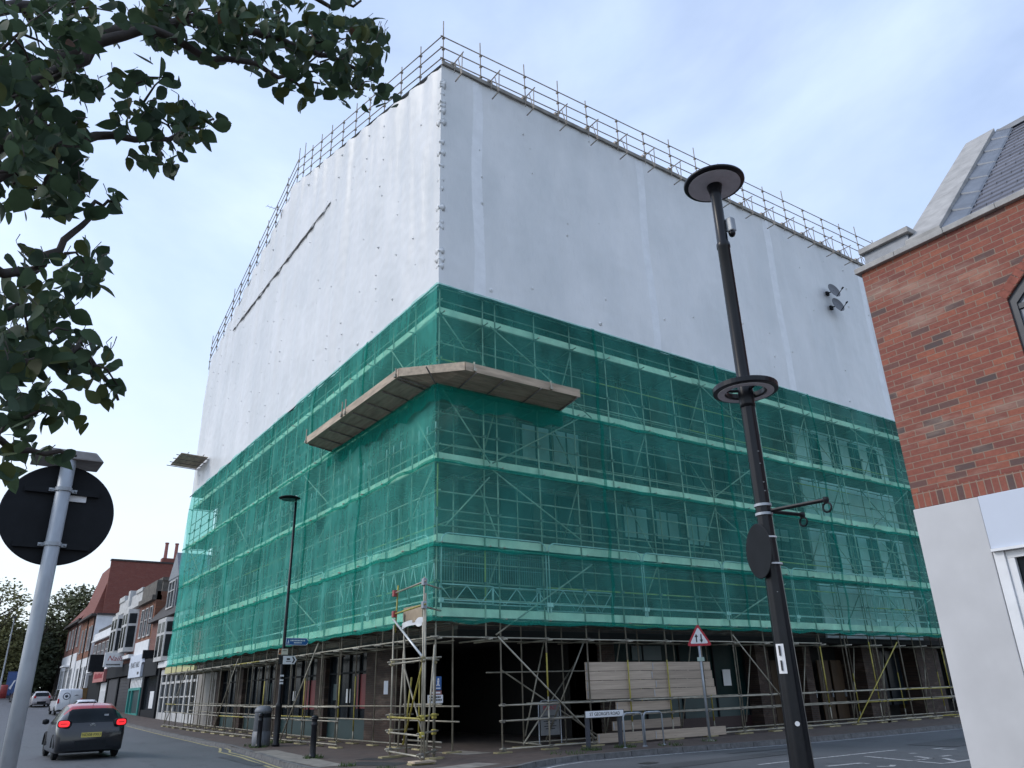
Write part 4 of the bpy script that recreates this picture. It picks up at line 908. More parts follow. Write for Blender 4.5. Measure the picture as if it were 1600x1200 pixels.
# ------------------------------------------------------------------ shops along the left-hand street
XS = 12.6
M['orangebrick'] = brick('orange_brick', [(0, (.17, .06, .03)), (.5, (.24, .085, .04)), (1, (.2, .08, .045))], (.2, .15, .12), 'YZ', dirt=.2)
M['brownbrick'] = brick('brown_red_brick', [(0, (.14, .058, .045)), (.5, (.21, .078, .058)), (1, (.17, .068, .055))], (.18, .14, .12), 'YZ', dirt=.2)
M['redtile'] = brick('red_hung_tile', [(0, (.19, .062, .048)), (.5, (.24, .078, .056)), (1, (.21, .075, .06))], (.14, .05, .04), 'XZ', bw=.17, bh=.11, dirt=.1)
M['redtileY'] = brick('red_roof_tile', [(0, (.19, .062, .048)), (.5, (.24, .078, .056)), (1, (.21, .075, .06))], (.14, .05, .04), 'YZ', bw=.17, bh=.11, dirt=.1)
M['darktile'] = plain('dark_roof_tile', (.045, .04, .038), .8, 0, .3, 5, .2)
M['oldstone'] = plain('sooty_stone', (.11, .10, .085), .9, 0, .35, 3, .2)
M['shutter'] = plain('dark_roller_shutter', (.035, .035, .042), .6, 0, .2, 2)
M['tealp'] = plain('teal_paint', (.03, .25, .22), .45, 0, .1, 4)
M['timber'] = plain('ochre_timber', (.22, .13, .05), .8, 0, .2, 3)
def house(label, y0, y1): return empty('terraced_shop', label, 'building', (XS, y0, zg(y0)), 'terraced shops along the left-hand street')
def bx(root, name, mat, *bs, bevel=0):
    b = MB()
    for q in bs: b.box(*q)
    return part(b, name, mat, root, bevel=bevel)
def swin(root, y0, y1, z0, z1, x=XS, n=2, tr=None, fm='oldwhite', d=.12):
    b = MB(); b.box(x-.02, y0, z0, x+.1, y1, z1); p = part(b, 'window', M['glass'], root)
    b = MB(); t = .09
    b.box(x-d, y0-.02, z0-.1, x-.021, y1+.02, z0); b.box(x-d+.02, y0, z1-t, x-.021, y1, z1)
    for i in range(n+1): yy = y0+(y1-y0-t)*i/n; b.box(x-d+.01, yy, z0, x-.0215, yy+t, z1-t)
    if tr: b.box(x-d+.015, y0+t, z0+(z1-z0)*tr, x-.022, y1-t, z0+(z1-z0)*tr+.06)
    o = b.build('frame', M[fm]); o.parent = p; return p
def bay(root, y0, y1, z0, z1, dep=.7, mat='oldwhite'):
    x = XS; s = .45
    b = MB(); b.prism([(x, y0, z0), (x, y1, z0), (x-dep, y1-s, z0), (x-dep, y0+s, z0)], (0, 0, z1-z0)); w = part(b, 'bay_window', M[mat], root)
    for (ya, xa), (yb, xb) in (((y0, x), (y0+s, x-dep)), ((y0+s, x-dep), ((y0+y1)/2, x-dep)), (((y0+y1)/2, x-dep), (y1-s, x-dep)), ((y1-s, x-dep), (y1, x))):
        P, Q = Vector((xa, ya, 0)), Vector((xb, yb, 0)); d = Q-P; nn = Vector((-d.y, d.x, 0)).normalized()
        if nn.x > 0 or (abs(nn.x) < 1e-6 and nn.y > 0): nn = -nn
        a, c = P+d*.14+nn*.012, P+d*.86+nn*.012; h = z1-z0
        b = MB()
        for f0, f1 in ((.1, .6), (.66, .9)): b.quad((a.x, a.y, z0+h*f0), (c.x, c.y, z0+h*f0), (c.x, c.y, z0+h*f1), (a.x, a.y, z0+h*f1))
        o = b.build('pane', M['glass']); o.parent = w
    return w
# 1 white shopfront and black shopfront under a mansard with dormer
h = house('shop with white panelled front under a dark mansard roof and tall pointed dormer', 52.6, 70)
bx(h, 'wall', M['brownbrick'], (XS, 52.6, 3.6, XS+10, 70, 7.4)); bx(h, 'ground_wall', M['void_shade'], (XS+.3, 52.6, -.2, XS+10, 70, 3.6))
b = MB(); b.prism([(XS-.45, 52.6, 7.35), (XS+2.6, 52.6, 11.2), (XS+9, 52.6, 11.6), (XS+9.5, 52.6, 7.35)], (0, 17.4, 0)); part(b, 'mansard_roof', M['darktile'], h)
b = MB(); b.box(XS+.15, 63.4, 7.9, XS+2.4, 66.4, 10.4); b.prism([(XS+.1, 63.1, 10.4), (XS+.1, 66.7, 10.4), (XS+.1, 64.9, 12.4)], (2.6, 0, 0)); dm = part(b, 'dormer', M['lead'], h)
swin(h, 63.8, 66.0, 8.2, 10.2, XS+.14, 2, .6); bay(h, 55.8, 59.2, 4.2, 7.2, .6); bay(h, 61.4, 65.0, 4.2, 7.2, .6)
bx(h, 'string_course', M['offwhite'], (XS-.35, 52.6, 3.75, XS+.02, 63.8, 4.15))
sfr = bx(h, 'white_shopfront', M['oldwhite'], *[(XS-.05, y, 0.1, XS+.12, y+.28, 3.6) for y in (52.7, 54.2, 55.7, 57.2, 58.7, 60.2, 61.7, 63.3)], (XS-.02, 52.7, .1, XS+.1, 63.6, .75), (XS-.02, 52.7, 2.6, XS+.1, 63.6, 2.75), (XS-.02, 52.7, 1.7, XS+.1, 63.6, 1.78), (XS-.08, 52.7, 3.25, XS+.1, 63.6, 3.6))
bx(h, 'shop_window', M['glass'], (XS+.05, 53, .76, XS+.09, 63.3, 3.24))
bx(h, 'yellow_fascia', plain('pale_yellow_fascia', (.5, .47, .22), .5), (XS-.28, 53.0, 3.28, XS-.081, 61.5, 3.7))
bx(h, 'black_shopfront', M['matblack'], (XS-.15, 63.9, .1, XS+.2, 64.5, 4.9), (XS-.15, 69.4, .1, XS+.2, 69.95, 4.4), (XS-.3, 64.5, 3.3, XS+.2, 69.4, 4.6), (XS-.1, 64.5, .1, XS+.1, 69.4, .9)); bx(h, 'shop_window', M['glass'], (XS+.05, 64.5, .9, XS+.08, 69.4, 3.3))
bx(h, 'window_poster', M['signwhite'], (XS+.02, 65.8, 1.0, XS+.045, 67.2, 2.2)); bx(h, 'sign_box', M['matblack'], (XS-1.2, 65.4, 4.5, XS-.31, 65.7, 5.1))
# 2 orange brick with the white and teal nail shop
h = house('orange brick shop with sooty parapet and a teal framed shopfront under a white shaped sign', 70, 76)
bx(h, 'wall', M['orangebrick'], (XS, 70.02, 4.9, XS+10, 76, 10.0)); bx(h, 'parapet', M['oldstone'], (XS-.35, 70.02, 9.3, XS+.4, 76, 9.7), (XS-.12, 70.02, 9.7, XS+.3, 76, 10.9)); bx(h, 'ground_wall', M['void_shade'], (XS+.3, 70.02, .2, XS+10, 76, 4.9))
for y in (70.6, 72.4, 74.2): swin(h, y, y+1.0, 6.6, 8.9, n=1, tr=.55)
bx(h, 'render_band', M['offwhite'], (XS-.1, 70.1, 4.9, XS-.005, 76, 6.2))
b = MB(); pts = [(70.6, 3.35), (75.9, 3.35), (75.9, 4.3), (76.15, 4.45), (75.9, 4.65), (75.8, 5.1), (70.8, 5.1), (70.6, 4.65), (70.3, 4.45), (70.6, 4.3)]; b.prism([(XS-.32, y, z) for y, z in pts], (.2, 0, 0)); sg = part(b, 'sign_board', plain('pale_blue_white_sign', (.55, .60, .68), .5), h)
text('lettering', 'PLANET NAILS', .62, M['ink'], sg, (XS-.325, 73.3, 4.3), 'L', sx=.95); bb_ = MB(); bb_.box(XS-.328, 71.2, 3.55, XS-.3205, 71.9, 3.75); o = bb_.build('small_print', M['ink']); o.parent = sg
bx(h, 'louvre', M['white'], *[(XS-.05, 70.9+k*.62, 2.55, XS+.1, 71.25+k*.62, 3.34) for k in range(8)])
bx(h, 'teal_frame', M['tealp'], (XS-.12, 70.7, .4, XS+.1, 70.95, 2.5), (XS-.12, 75.6, .4, XS+.1, 75.9, 2.5), (XS-.12, 70.95, 2.35, XS+.1, 75.6, 2.55), (XS-.12, 70.95, .4, XS+.1, 75.6, .62), (XS-.12, 74.2, .62, XS+.1, 74.45, 2.35)); bx(h, 'shop_window', M['frost'], (XS+.02, 70.95, .62, XS+.06, 75.6, 2.35))
# 3 brick with white parapet and bays, dark shutters
h = house('brown brick shop with two tall bay windows, white stone parapet and dark roller shutters', 76, 88)
bx(h, 'wall', M['brownbrick'], (XS, 76.02, 4.7, XS+10, 88, 9.6)); bx(h, 'parapet', M['oldwhite'], (XS-.35, 76.02, 9.4, XS+.3, 88, 9.75), (XS-.1, 76.02, 9.75, XS+.25, 88, 10.7), (XS-.2, 76.02, 10.7, XS+.3, 79, 11.0), (XS-.2, 85, 10.7, XS+.3, 88, 11.2), (XS-.3, 81.5, 9.75, XS+.25, 82.4, 11.3))
bay(h, 77, 80.6, 5.6, 9.2, .8); bay(h, 82.6, 86.8, 5.6, 9.2, .8); bx(h, 'string_course', M['offwhite'], (XS-.5, 76.02, 5.0, XS-.01, 88, 5.3))
bx(h, 'ground_wall', M['void_shade'], (XS+.3, 76.02, .3, XS+10, 88, 4.7)); bx(h, 'fascia', M['matblack'], (XS-.3, 76.1, 3.6, XS+.25, 87.9, 4.6))
bx(h, 'roller_shutter', M['shutter'], *[(XS-.02, 76.5, .5+k*.25, XS+.1, 81.4, .735+k*.25) for k in range(12)], (XS-.06, 81.9, .5, XS+.1, 87.4, 3.5)); bx(h, 'pilaster', M['matblack'], (XS-.15, 81.4, .4, XS+.1, 81.9, 3.6)); bx(h, 'pilaster', M['matblack'], (XS-.15, 87.4, .4, XS+.1, 87.9, 3.6))
bx(h, 'dark_sign_box', M['matblack'], (XS-2.6, 82.7, 4.1, XS-1.3, 83.1, 5.6))
b = MB(); b.box(XS-1.9, 79.2, 4.4, XS-.35, 79.45, 5.6); sg = part(b, 'projecting_sign', M['signwhite'], h); text('lettering', 'Nails', .62, M['redink'], sg, (XS-1.05, 79.195, 5.1), 'R', shear=.3)
b = MB()
x = XS-1.7
while x < XS-.6: w = random.uniform(.05, .11); b.box(x, 79.185, 4.53, x+w, 79.199, 4.65); x += w+.03
o = b.build('small_print', M['ink']); o.parent = sg
bx(h, 'chimney', M['oldstone'], (XS+2.2, 80, 10, XS+3.2, 82, 12.2), (XS+2.1, 79.9, 12.2, XS+3.3, 82.1, 12.5))
# 4 lower shop with white top and pink fascia
h = house('lower shop with white cornice, close set white sash windows and a pink red fascia', 88, 102.8)
bx(h, 'wall', M['brownbrick'], (XS, 88.02, 4.6, XS+10, 102.8, 7.9)); bx(h, 'cornice', M['offwhite'], (XS-.15, 88.02, 7.9, XS+.4, 102.8, 8.7), (XS-.35, 88.02, 7.8, XS+.1, 102.8, 8.0)); bx(h, 'roof_edge', M['darktile'], (XS+.0, 92, 8.72, XS+3, 101, 9.1))
for y in (88.8, 91.4, 94.2, 97, 99.8): swin(h, y, y+1.7, 5.2, 7.5, n=2, tr=.6)
bx(h, 'ground_wall', M['void_shade'], (XS+.3, 88.02, .5, XS+10, 102.8, 4.6)); bx(h, 'string_course', M['offwhite'], (XS-.4, 88.02, 4.55, XS-.005, 102.7, 4.9))
sg = bx(h, 'pink_fascia', plain('pink_red_fascia', (.42, .16, .15), .5, 0, .15, 3), (XS-.5, 88.4, 3.4, XS-.2, 95.4, 4.5)); b = MB()
y = 89.2
while y < 94.4: w = random.uniform(.2, .5); b.box(XS-.512, y, 3.75, XS-.5005, y+w, 4.05+random.uniform(0, .2)); y += w+.12
o = b.build('lettering', plain('deep_red_letters', (.30, .02, .03), .5)); o.parent = sg
bx(h, 'white_doors', M['white'], *[(XS-.08, 88.6+k*.62, .6, XS+.1, 88.98+k*.62, 3.3) for k in range(6)], (XS-.06, 88.6, 2.5, XS+.08, 92.0, 2.75)); bx(h, 'shopfront', M['matblack'], (XS-.1, 92.6, .6, XS+.2, 102, 4.3))
bx(h, 'timber_hoarding', M['timber'], (XS-.6, 101.2, .7, XS-.1, 103.2, 3.0))
# 5 big red gabled house
h = house('tall house with a big red tiled side, white lower walls and three chimney pots', 103, 115)
bx(h, 'white_wall', M['offwhite'], (XS-.2, 103.4, .9, XS+12, 115, 11.1)); bx(h, 'tiled_side', M['redtile'], (XS+.35, 103.3, 11.1, XS+14, 103.7, 17.3)); bx(h, 'front_wall', M['orangebrick'], (XS-.25, 103.5, 6.4, XS-.201, 114.9, 11.1))
b = MB(); b.prism([(XS-.6, 103.71, 11.0), (XS+1.0, 103.71, 17.3), (XS+14, 103.71, 17.35), (XS+14, 103.71, 11.0)], (0, 11.3, 0)); part(b, 'roof', M['redtileY'], h); bx(h, 'eaves', M['darktile'], (XS-.8, 103.3, 10.9, XS-.3, 115, 11.15), (XS+.3, 103.2, 17.3, XS+14, 104, 17.5))
bx(h, 'verge', M['darktile'], (XS-.2, 103.2, 11.0, XS+14, 103.31, 11.2))
for y in (104.5, 106.3, 109.5, 112.3): swin(h, y, y+.8, 7.2, 9.9, XS-.25, 1, .5)
for y in (105, 108, 111.5): swin(h, y, y+1.1, 2.2, 5.4, XS-.2, 1, .6, d=.1)
ch = bx(h, 'chimney', M['redtile'], (XS+6.2, 104.5, 17, XS+9.6, 105.6, 18.2))
for x in (6.6, 7.8, 9.1):
    b = MB(); b.lathe([(.22, 18.2), (.2, 20.0), (.25, 20.05), (.25, 20.2)], (XS+x, 105, 0), 10); o = b.build('chimney_pot', plain('pink_chimney_pot', (.30, .12, .10), .8)); o.parent = ch
bx(h, 'downpipe', M['matblack'], (XS-.36, 103.6, 1, XS-.26, 103.7, 11), (XS-.36, 109, 1, XS-.26, 109.1, 11))
# 6 last house of the row
h = house('last house of the row, brown brick above a white ground floor beyond the van', 115, 132)
bx(h, 'white_wall', M['offwhite'], (XS-.3, 115.2, 1.5, XS+10, 131, 7.4)); bx(h, 'brick_wall', M['brownbrick'], (XS-.2, 115.2, 7.4, XS+10, 131, 11.6))
b = MB(); b.prism([(XS-.7, 115.1, 11.5), (XS+1.6, 115.1, 14.6), (XS+9, 115.1, 15.5), (XS+10, 115.1, 11.5)], (0, 16, 0)); part(b, 'roof', M['redtileY'], h); bx(h, 'eaves', M['darktile'], (XS-.8, 115.1, 11.3, XS-.2, 131, 11.6))
for y in (116.5, 120, 123.5, 127): swin(h, y, y+1.3, 8.3, 10.8, XS-.2, 2, .5)
for y in (117, 122, 126.5): swin(h, y, y+2.2, 3.0, 5.6, XS-.3, 2, .6)
bx(h, 'door_hood', M['white'], (XS-1.0, 121, 5.9, XS-.3, 125, 6.1)); bx(h, 'downpipe', M['matblack'], (XS-.42, 119.2, 2, XS-.32, 119.3, 11.3))

# ------------------------------------------------------------------ vehicles
def cinterp(xs, ys, x):
    for i in range(len(xs)-1):
        if x <= xs[i+1]:
            t = (x-xs[i])/(xs[i+1]-xs[i]); t = t*t*(3-2*t)*.4+t*.6; return ys[i]+(ys[i+1]-ys[i])*t
    return ys[-1]
HATCH = dict(y=[0, .02, .05, .10, .16, .26, .40, .56, .66, .76, .88, .96, 1.0],
    zb=[.30, .22, .19, .17, .16, .16, .16, .16, .16, .16, .18, .24, .40], zs=[.74, .90, .97, 1.0, 1.0, .99, .97, .95, .93, .89, .82, .70, .58],
    zt=[.76, .95, 1.04, 1.28, 1.42, 1.475, 1.48, 1.44, 1.30, 1.04, .93, .80, .62], wb=[.86, .95, .97, .98, .98, .98, .98, .98, .98, .98, .94, .82, .60],
    ws=[.88, .96, .99, 1, 1, 1, 1, 1, .99, .98, .94, .82, .60], wt=[.62, .74, .75, .70, .69, .68, .68, .68, .70, .78, .74, .62, .46])
VAN = dict(y=[0, .01, .04, .10, .3, .6, .72, .80, .88, .96, 1.0], zb=[.4, .35, .32, .3, .3, .3, .3, .3, .3, .34, .45], zs=[1.1]*7+[1.1, 1.05, .95, .8],
    zt=[1.92, 1.97, 2.0, 2.02, 2.02, 2.0, 1.95, 1.6, 1.2, 1.05, .85], wb=[.9, .95, .96, .96, .96, .96, .96, .95, .92, .8, .6], ws=[.95, .99, 1, 1, 1, 1, 1, .99, .96, .86, .66], wt=[.86, .88, .88, .88, .88, .88, .84, .76, .74, .7, .55])
def vehicle(name, label, cat, loc, rz, L, W, hs, paint, roof=None, shape=HATCH, glassR=(.035, .135), lit=False, plate=None, group=None, side_glass=(.14, .70), detail=True):
    r = empty(name, label, cat, loc, group, rz); S = shape; ns = 40
    st = [i/ns for i in range(ns+1)]; rings = []
    for t in st:
        zb, zs, zt = (cinterp(S['y'], S[k], t)*hs for k in ('zb', 'zs', 'zt')); wb, ws, wt = (cinterp(S['y'], S[k], t)*W/2 for k in ('wb', 'ws', 'wt'))
        zt = max(zt, zs+.01); zm = zb+(zs-zb)*.55
        half = [(wb*.95, zb), (wb, zb+.05), (ws*1.0, zm-.1), (ws*1.005, zm+.05), (ws*.975, zs), (wt+(ws*.975-wt)*.5, zs+(zt-zs)*.5-.0), (wt, zt-.07*min(1, (zt-zs)/.3)), (wt*.88, zt-.018*min(1, (zt-zs)/.3)), (wt*.5, zt-.003), (0, zt)]
        rings.append([(-x, t*L-L/2, z) for x, z in half]+[(x, t*L-L/2, z) for x, z in half[-2::-1]])
    n = len(rings[0]); V = [p for q in rings for p in q]; body, gl, rf = [], [], []
    for i in range(ns):
        t = (i+.5)/ns
        for k in range(n-1):
            f = (i*n+k, i*n+k+1, (i+1)*n+k+1, (i+1)*n+k); kk = min(k, n-2-k)
            if kk in (4, 5) and side_glass[0] < t < side_glass[1] and not (.43 < t < .45): gl.append(f)
            elif kk in (6, 7, 8) and glassR[0] < t < glassR[1]: gl.append(f)
            elif kk in (6, 7, 8) and .66 < t < .76: gl.append(f)
            elif kk >= 5 and roof and t >= glassR[1] and t < .68: rf.append(f)
            else: body.append(f)
        body.append((i*n+n-1, i*n, (i+1)*n, (i+1)*n+n-1))
    body.append(tuple(range(n))[::-1]); body.append(tuple(ns*n+i for i in range(n)))
    for nm, fs, m in (('body', body, paint), ('window', gl, M['glass']), ('roof', rf, roof)):
        if fs: MB().add(V, fs).compact().build(nm, m, r, True)
    R = .31*hs if hs > .9 else .3
    for y in (-L*.5+L*.19, L*.5-L*.19):
        for s in (-1, 1):
            b = MB(); x1 = s*(W/2-.025); x0 = s*(W/2-.2); b.lathe([(R-.06, min(x0, x1)), (R, min(x0, x1)+.03), (R, max(x0, x1)-.03), (R-.06, max(x0, x1))], (0, y, R), 22, Matrix.Rotation(PI/2, 4, 'Y')); w = b.build('wheel', M['matblack'], r)
            b = MB(); b.lathe([(.0, 0), (R*.62, 0), (R*.62, .012), (.0, .012)], (s*(W/2-.03)-(.0 if s > 0 else .0), y, R), 16, Matrix.Rotation(PI/2, 4, 'Y')); b.build('rim', M['darktube'], w)
            b = MB(); pts = [(s*(W/2-.02), y+(R+.05)*math.cos(a), R+(R+.05)*math.sin(a)) for a in [k*PI/10 for k in range(11)]]; b.path(pts, .035, 5); b.build('wheel_arch', M['matblack'], r)
    for s in (-1, 1):
        b = MB(); b.lathe([(.0, -.1), (.06, -.085), (.085, 0), (.06, .085), (.0, .1)], (s*(W/2+.1), L*.16, .98*hs+ (0 if shape is HATCH else .2)), 10, Matrix.Rotation(PI/2, 4, 'Y')); b.build('mirror', M['matblack'], r, True)
    b = MB(); zb_ = .30*hs; pts = []
    for k in range(13):
        a = PI*k/12; pts.append((-W/2*.93*math.cos(a)*(1.0 if abs(math.cos(a)) > .0 else 1), -L/2+.30-.315*math.sin(a)**.35))
    vs = [(x, y, z) for z in (.24*hs, .30*hs, .46*hs, .50*hs) for x, y in pts]; m = len(pts); b.add(vs, [(j*m+i, j*m+i+1, (j+1)*m+i+1, (j+1)*m+i) for j in range(3) for i in range(m-1)]); b.build('bumper', M['matblack'], r, True)
    return r
def redlamp(name, e):
    m, nt, bs, out = nodes(name); bs.inputs['Base Color'].default_value = (.5, .01, .015, 1); bs.inputs['Roughness'].default_value = .2
    bs.inputs['Emission Color'].default_value = (1, .03, .04, 1); bs.inputs['Emission Strength'].default_value = e; return m
M['lit'] = redlamp('lit_brake_lamp', .5); M['unlit'] = redlamp('red_lamp_glass', 0.0)
def paintm(name, c, rough=.22):
    m = plain(name, c, rough, 0, .04, 3); m.node_tree.nodes['Principled BSDF'].inputs['Coat Weight'].default_value = .35; m.node_tree.nodes['Principled BSDF'].inputs['Coat Roughness'].default_value = .06; return m
cx, cy = 3.72, 29.6
c = vehicle('parked_car', 'dark grey hatchback with a red roof and lit brake lamps on the road', 'car', (cx, cy, zg(cy)+.015), .0, 4.0, 1.84, 1.04, paintm('dark_grey_car_paint', (.013, .0155, .02)), paintm('red_car_roof', (.33, .015, .02)))
c.name = 'hatchback_car'
for s in (-1, 1):
    b = MB(); T = Matrix.Translation((s*.755, -1.93, .985)) @ Matrix.Rotation(s*.38, 4, 'Z')
    b.M = T; b.lathe([(.0, -.06), (.75, -.05), (1, -.02), (1, .06)], (0, 0, 0), 20, Matrix.Rotation(PI/2, 4, 'X').to_4x4() @ Matrix.Identity(4)) if False else None
    pts = []
    for k in range(20):
        a = 2*PI*k/20; pts.append((.15*math.copysign(abs(math.cos(a))**.6, math.cos(a)), -.05, .085*math.copysign(abs(math.sin(a))**.6, math.sin(a))))
    b.prism(pts, (0, .12, 0)); tl = b.build('tail_lamp', M['lit'], c, bevel=.015); b = MB(); b.M = T; b.prism([(x*1.22, -.035, z*1.25) for x, _, z in pts], (0, .1, 0)); o = b.build('lamp_bezel', M['matblack'], tl); b = MB(); b.M = T; b.box(-.09, -.056, -.012, .09, -.0515, .012); b.build('lamp_bar', M['unlit'], tl)
b = MB(); b.box(-.27, -2.005, .60, .27, -1.985, .73); npl = b.build('number_plate', plain('yellow_plate', (.55, .46, .10), .45, 0, .05), c); b = MB(); b.box(-.33, -1.99, .56, .33, -1.97, .77); b.build('plate_recess', M['matblack'], c)
text('registration', 'ND08 PXU', .105, M['ink'], npl, (0, -2.007, .665), sx=1.02)
b = MB()
for z in (.9, .935): b.prism([(-.09, -1.955, z), (0, -1.962, z+.045), (.09, -1.955, z), (.07, -1.955, z), (0, -1.962, z+.03), (-.07, -1.955, z)], (0, .02, 0))
b.build('emblem', M['alu'], c)
b = MB(); b.tube((.0, -1.80, 1.06), (-.26, -1.79, 1.075), .012); b.tube((0, -1.82, 1.04), (0, -1.78, 1.06), .025); b.build('rear_wiper', M['matblack'], c)
b = MB(); b.tube((.0, -1.35, 1.46), (.02, -1.5, 1.62), .006, 5); b.build('aerial', M['matblack'], c)
b = MB(); b.box(.3, -1.74, 1.17, .42, -1.735, 1.22) ; b.box(-.45, -1.998, .36, .45, -1.985, .375); b.build('trim_strip', M['galv'], c)
v2 = vehicle('parked_car', 'small car with a white roof parked at the kerb just ahead of the dark hatchback', 'car', (8.15, 66.5, zg(66.5)-.12), 0, 3.9, 1.74, 1.0, paintm('white_car_paint', (.55, .56, .58)), paintm('white_roof_paint', (.62, .63, .66)), group='cars parked along the left-hand street')
for s in (-1, 1):
    b = MB(); b.box(s*.62-.09, -1.96, .85, s*.62+.09, -1.8, 1.12); b.build('tail_lamp', M['unlit'], v2, bevel=.02)
v3 = vehicle('panel_van', 'white panel van with a round emblem on its rear doors, parked along the street', 'van', (8.45, 81, zg(81)-.12), .02, 4.9, 1.95, 1.02, paintm('white_van_paint', (.60, .61, .63)), shape=VAN, glassR=(.9, .9), side_glass=(.02, .86))
yb = -2.463
b = MB()
ring_pts = lambda r: [(r*math.cos(2*PI*k/28), r*math.sin(2*PI*k/28)) for k in range(28)]
for k in range(28):
    a, c2 = ring_pts(.28)[k], ring_pts(.28)[(k+1) % 28]; d_, e = ring_pts(.23)[(k+1) % 28], ring_pts(.23)[k]
    b.prism([(-.3+p[0], yb-.004, 1.45+p[1]) for p in (a, c2, d_, e)], (0, .003, 0))
b.prism([(-.45, yb-.004, 1.5), (-.25, yb-.004, 1.58), (-.15, yb-.004, 1.4), (-.35, yb-.004, 1.32)], (0, .003, 0)); b.prism([(.2, yb-.004, 1.42), (.45, yb-.004, 1.56), (.62, yb-.004, 1.5), (.4, yb-.004, 1.48)], (0, .003, 0)); b.build('emblem', M['greypost'], v3)
b = MB(); b.box(-.006, yb-.002, .5, .006, yb, 1.9); b.build('door_seam', M['matblack'], v3)
for s in (-1, 1):
    b = MB(); b.box(s*.86-.06, yb-.02, .9, s*.86+.06, yb+.1, 1.25); b.build('tail_lamp', M['unlit'], v3, bevel=.01)
v4 = vehicle('parked_car', 'pale silver car parked furthest up the street, left of the van', 'car', (7.9, 100, zg(100)-.12), .05, 4.2, 1.78, 1.02, paintm('silver_car_paint', (.35, .33, .34)), paintm('silver_roof_paint', (.40, .39, .40)), group='cars parked along the left-hand street')
for s in (-1, 1):
    b = MB(); b.box(s*.66-.09, -2.12, .82, s*.66+.09, -1.95, 1.05); b.build('tail_lamp', M['unlit'], v4, bevel=.02)
v5 = vehicle('parked_car', 'dark car half seen beyond the pale silver car', 'car', (6.9, 112, zg(112)-.12), .08, 4.2, 1.78, 1.0, paintm('black_car_paint', (.02, .02, .022)), None, group='cars parked along the left-hand street')

# ------------------------------------------------------------------ far end of the street
zf = zg(130)
b = MB(); b.box(-.7, -.1, .3, .7, .1, 3.2); o = empty('advert_panel', 'tall blue advertising panel at the far bend of the street', 'advertising panel', (6.45, 124, zf-.2)); b.build('panel', plain('blue_advert', (.03, .06, .17), .4), o, bevel=.04)
b = MB(); b.box(-.6, -.115, .5, .6, -.102, 3.05); p = b.build('poster', plain('navy_poster', (.035, .08, .22), .3, 0, .3, 1.2), o); b = MB(); b.prism([(-.35, -.12, 1.2), (-.1, -.12, 1.0), (.1, -.12, 1.7), (.35, -.12, 2.2), (.1, -.12, 2.1), (-.1, -.12, 1.6)], (0, .004, 0)); b.build('poster_figure', M['signwhite'], p)
b = MB(); b.box(-.4, -.12, 0, .4, .12, .3); b.build('plinth', M['greypost'], o)
o = empty('street_lamp', 'thin grey lamp column far up the street against the trees', 'street lamp', (4.9, 118, zf-.3)); b = MB(); b.tube((0, 0, 0), (0, 0, 9.5), .11, 8, .06); b.build('column', M['galv'], o); b = MB(); b.box(-.15, -1.1, 9.45, .15, .1, 9.6); b.build('lamp_head', M['greypost'], o)
b = MB(); b.box(-6, 126, zf-.2, 4.2, 126.3, zf+.9); o = b.build('garden_wall', M['brownbrick'], origin=(-1, 126, zf)); tag(o, 'low red brick garden wall at the far bend of the street', 'wall')
b = MB(); b.lathe([(.45, 0), (.45, 1.5), (.4, 1.6), (.0, 1.62)], (0, 0, 0), 14); o = b.build('post_box', plain('faded_red_box', (.28, .04, .04), .5), None, True); o.location = (5.5, 122, zf-.25); tag(o, 'red pillar box beside the far advertising panel', 'post box')

def leafmass(cs, n, size, seed, squash=1.0):
    r = random.Random(seed); b = MB()
    for (cx_, cy_, cz_, rx_, ry_, rz_, k) in cs:
        for _ in range(int(n*k)):
            while True:
                p = Vector((r.uniform(-1, 1), r.uniform(-1, 1), r.uniform(-1, 1)))
                if p.length <= 1: break
            q = p*(.55+.45*r.random())/max(p.length, .3)*p.length**.4
            c_ = Vector((cx_+q.x*rx_, cy_+q.y*ry_, cz_+q.z*rz_)); s = size*r.uniform(.5, 1.3)
            u = Vector((r.gauss(0, 1), r.gauss(0, 1), r.gauss(0, .6))).normalized(); w = u.cross(Vector((r.gauss(0, 1), r.gauss(0, 1), r.gauss(0, 1)))).normalized()
            b.add([c_-u*s, c_+w*s*.45, c_+u*s, c_-w*s*.45], [(0, 1, 2, 3)])
    return b
def foliage(name, lo, hi, rnd=1):
    m, nt, bs, out = nodes(name); f = noise_n(nt, .5, 3, .6); f2 = noise_n(nt, 7, 2)
    c = ramp(nt, f, [(.3, lo), (.7, hi)]); c = mixc(nt, ramp(nt, f2, [(.35, (0,)*3), (.7, (.5,)*3)]), c, tuple(x*.55 for x in lo))
    nt.links.new(c, bs.inputs['Base Color']); bs.inputs['Roughness'].default_value = .7; bs.inputs['Specular IOR Level'].default_value = .2; return m
def far_tree(label, x, y, h, cs, n, size, lo, hi, seed):
    t = empty('tree', label, 'tree', (x, y, zf-.3), 'trees at the far end of the street'); r = random.Random(seed)
    b = MB(); b.path([(0, 0, 0), (.1, 0, h*.25), (-.1, .1, h*.5), (.1, 0, h*.85)], [.45, .36, .25, .06], 8); b.build('trunk', plain('grey_bark', (.07, .06, .05), .9, 0, .3, 3), t)
    b = MB()
    for k in range(14):
        a = r.random()*2*PI; z = h*r.uniform(.25, .75); L = h*r.uniform(.15, .35); b.path([(0, 0, z), (L*.5*math.cos(a), L*.5*math.sin(a), z+L*.4), (L*math.cos(a), L*math.sin(a), z+L*.75)], [.14, .08, .03], 5)
    b.build('limb', plain('grey_branch', (.07, .06, .05), .9), t)
    leafmass(cs, n, size, seed).build('crown', foliage('foliage', lo, hi), t)
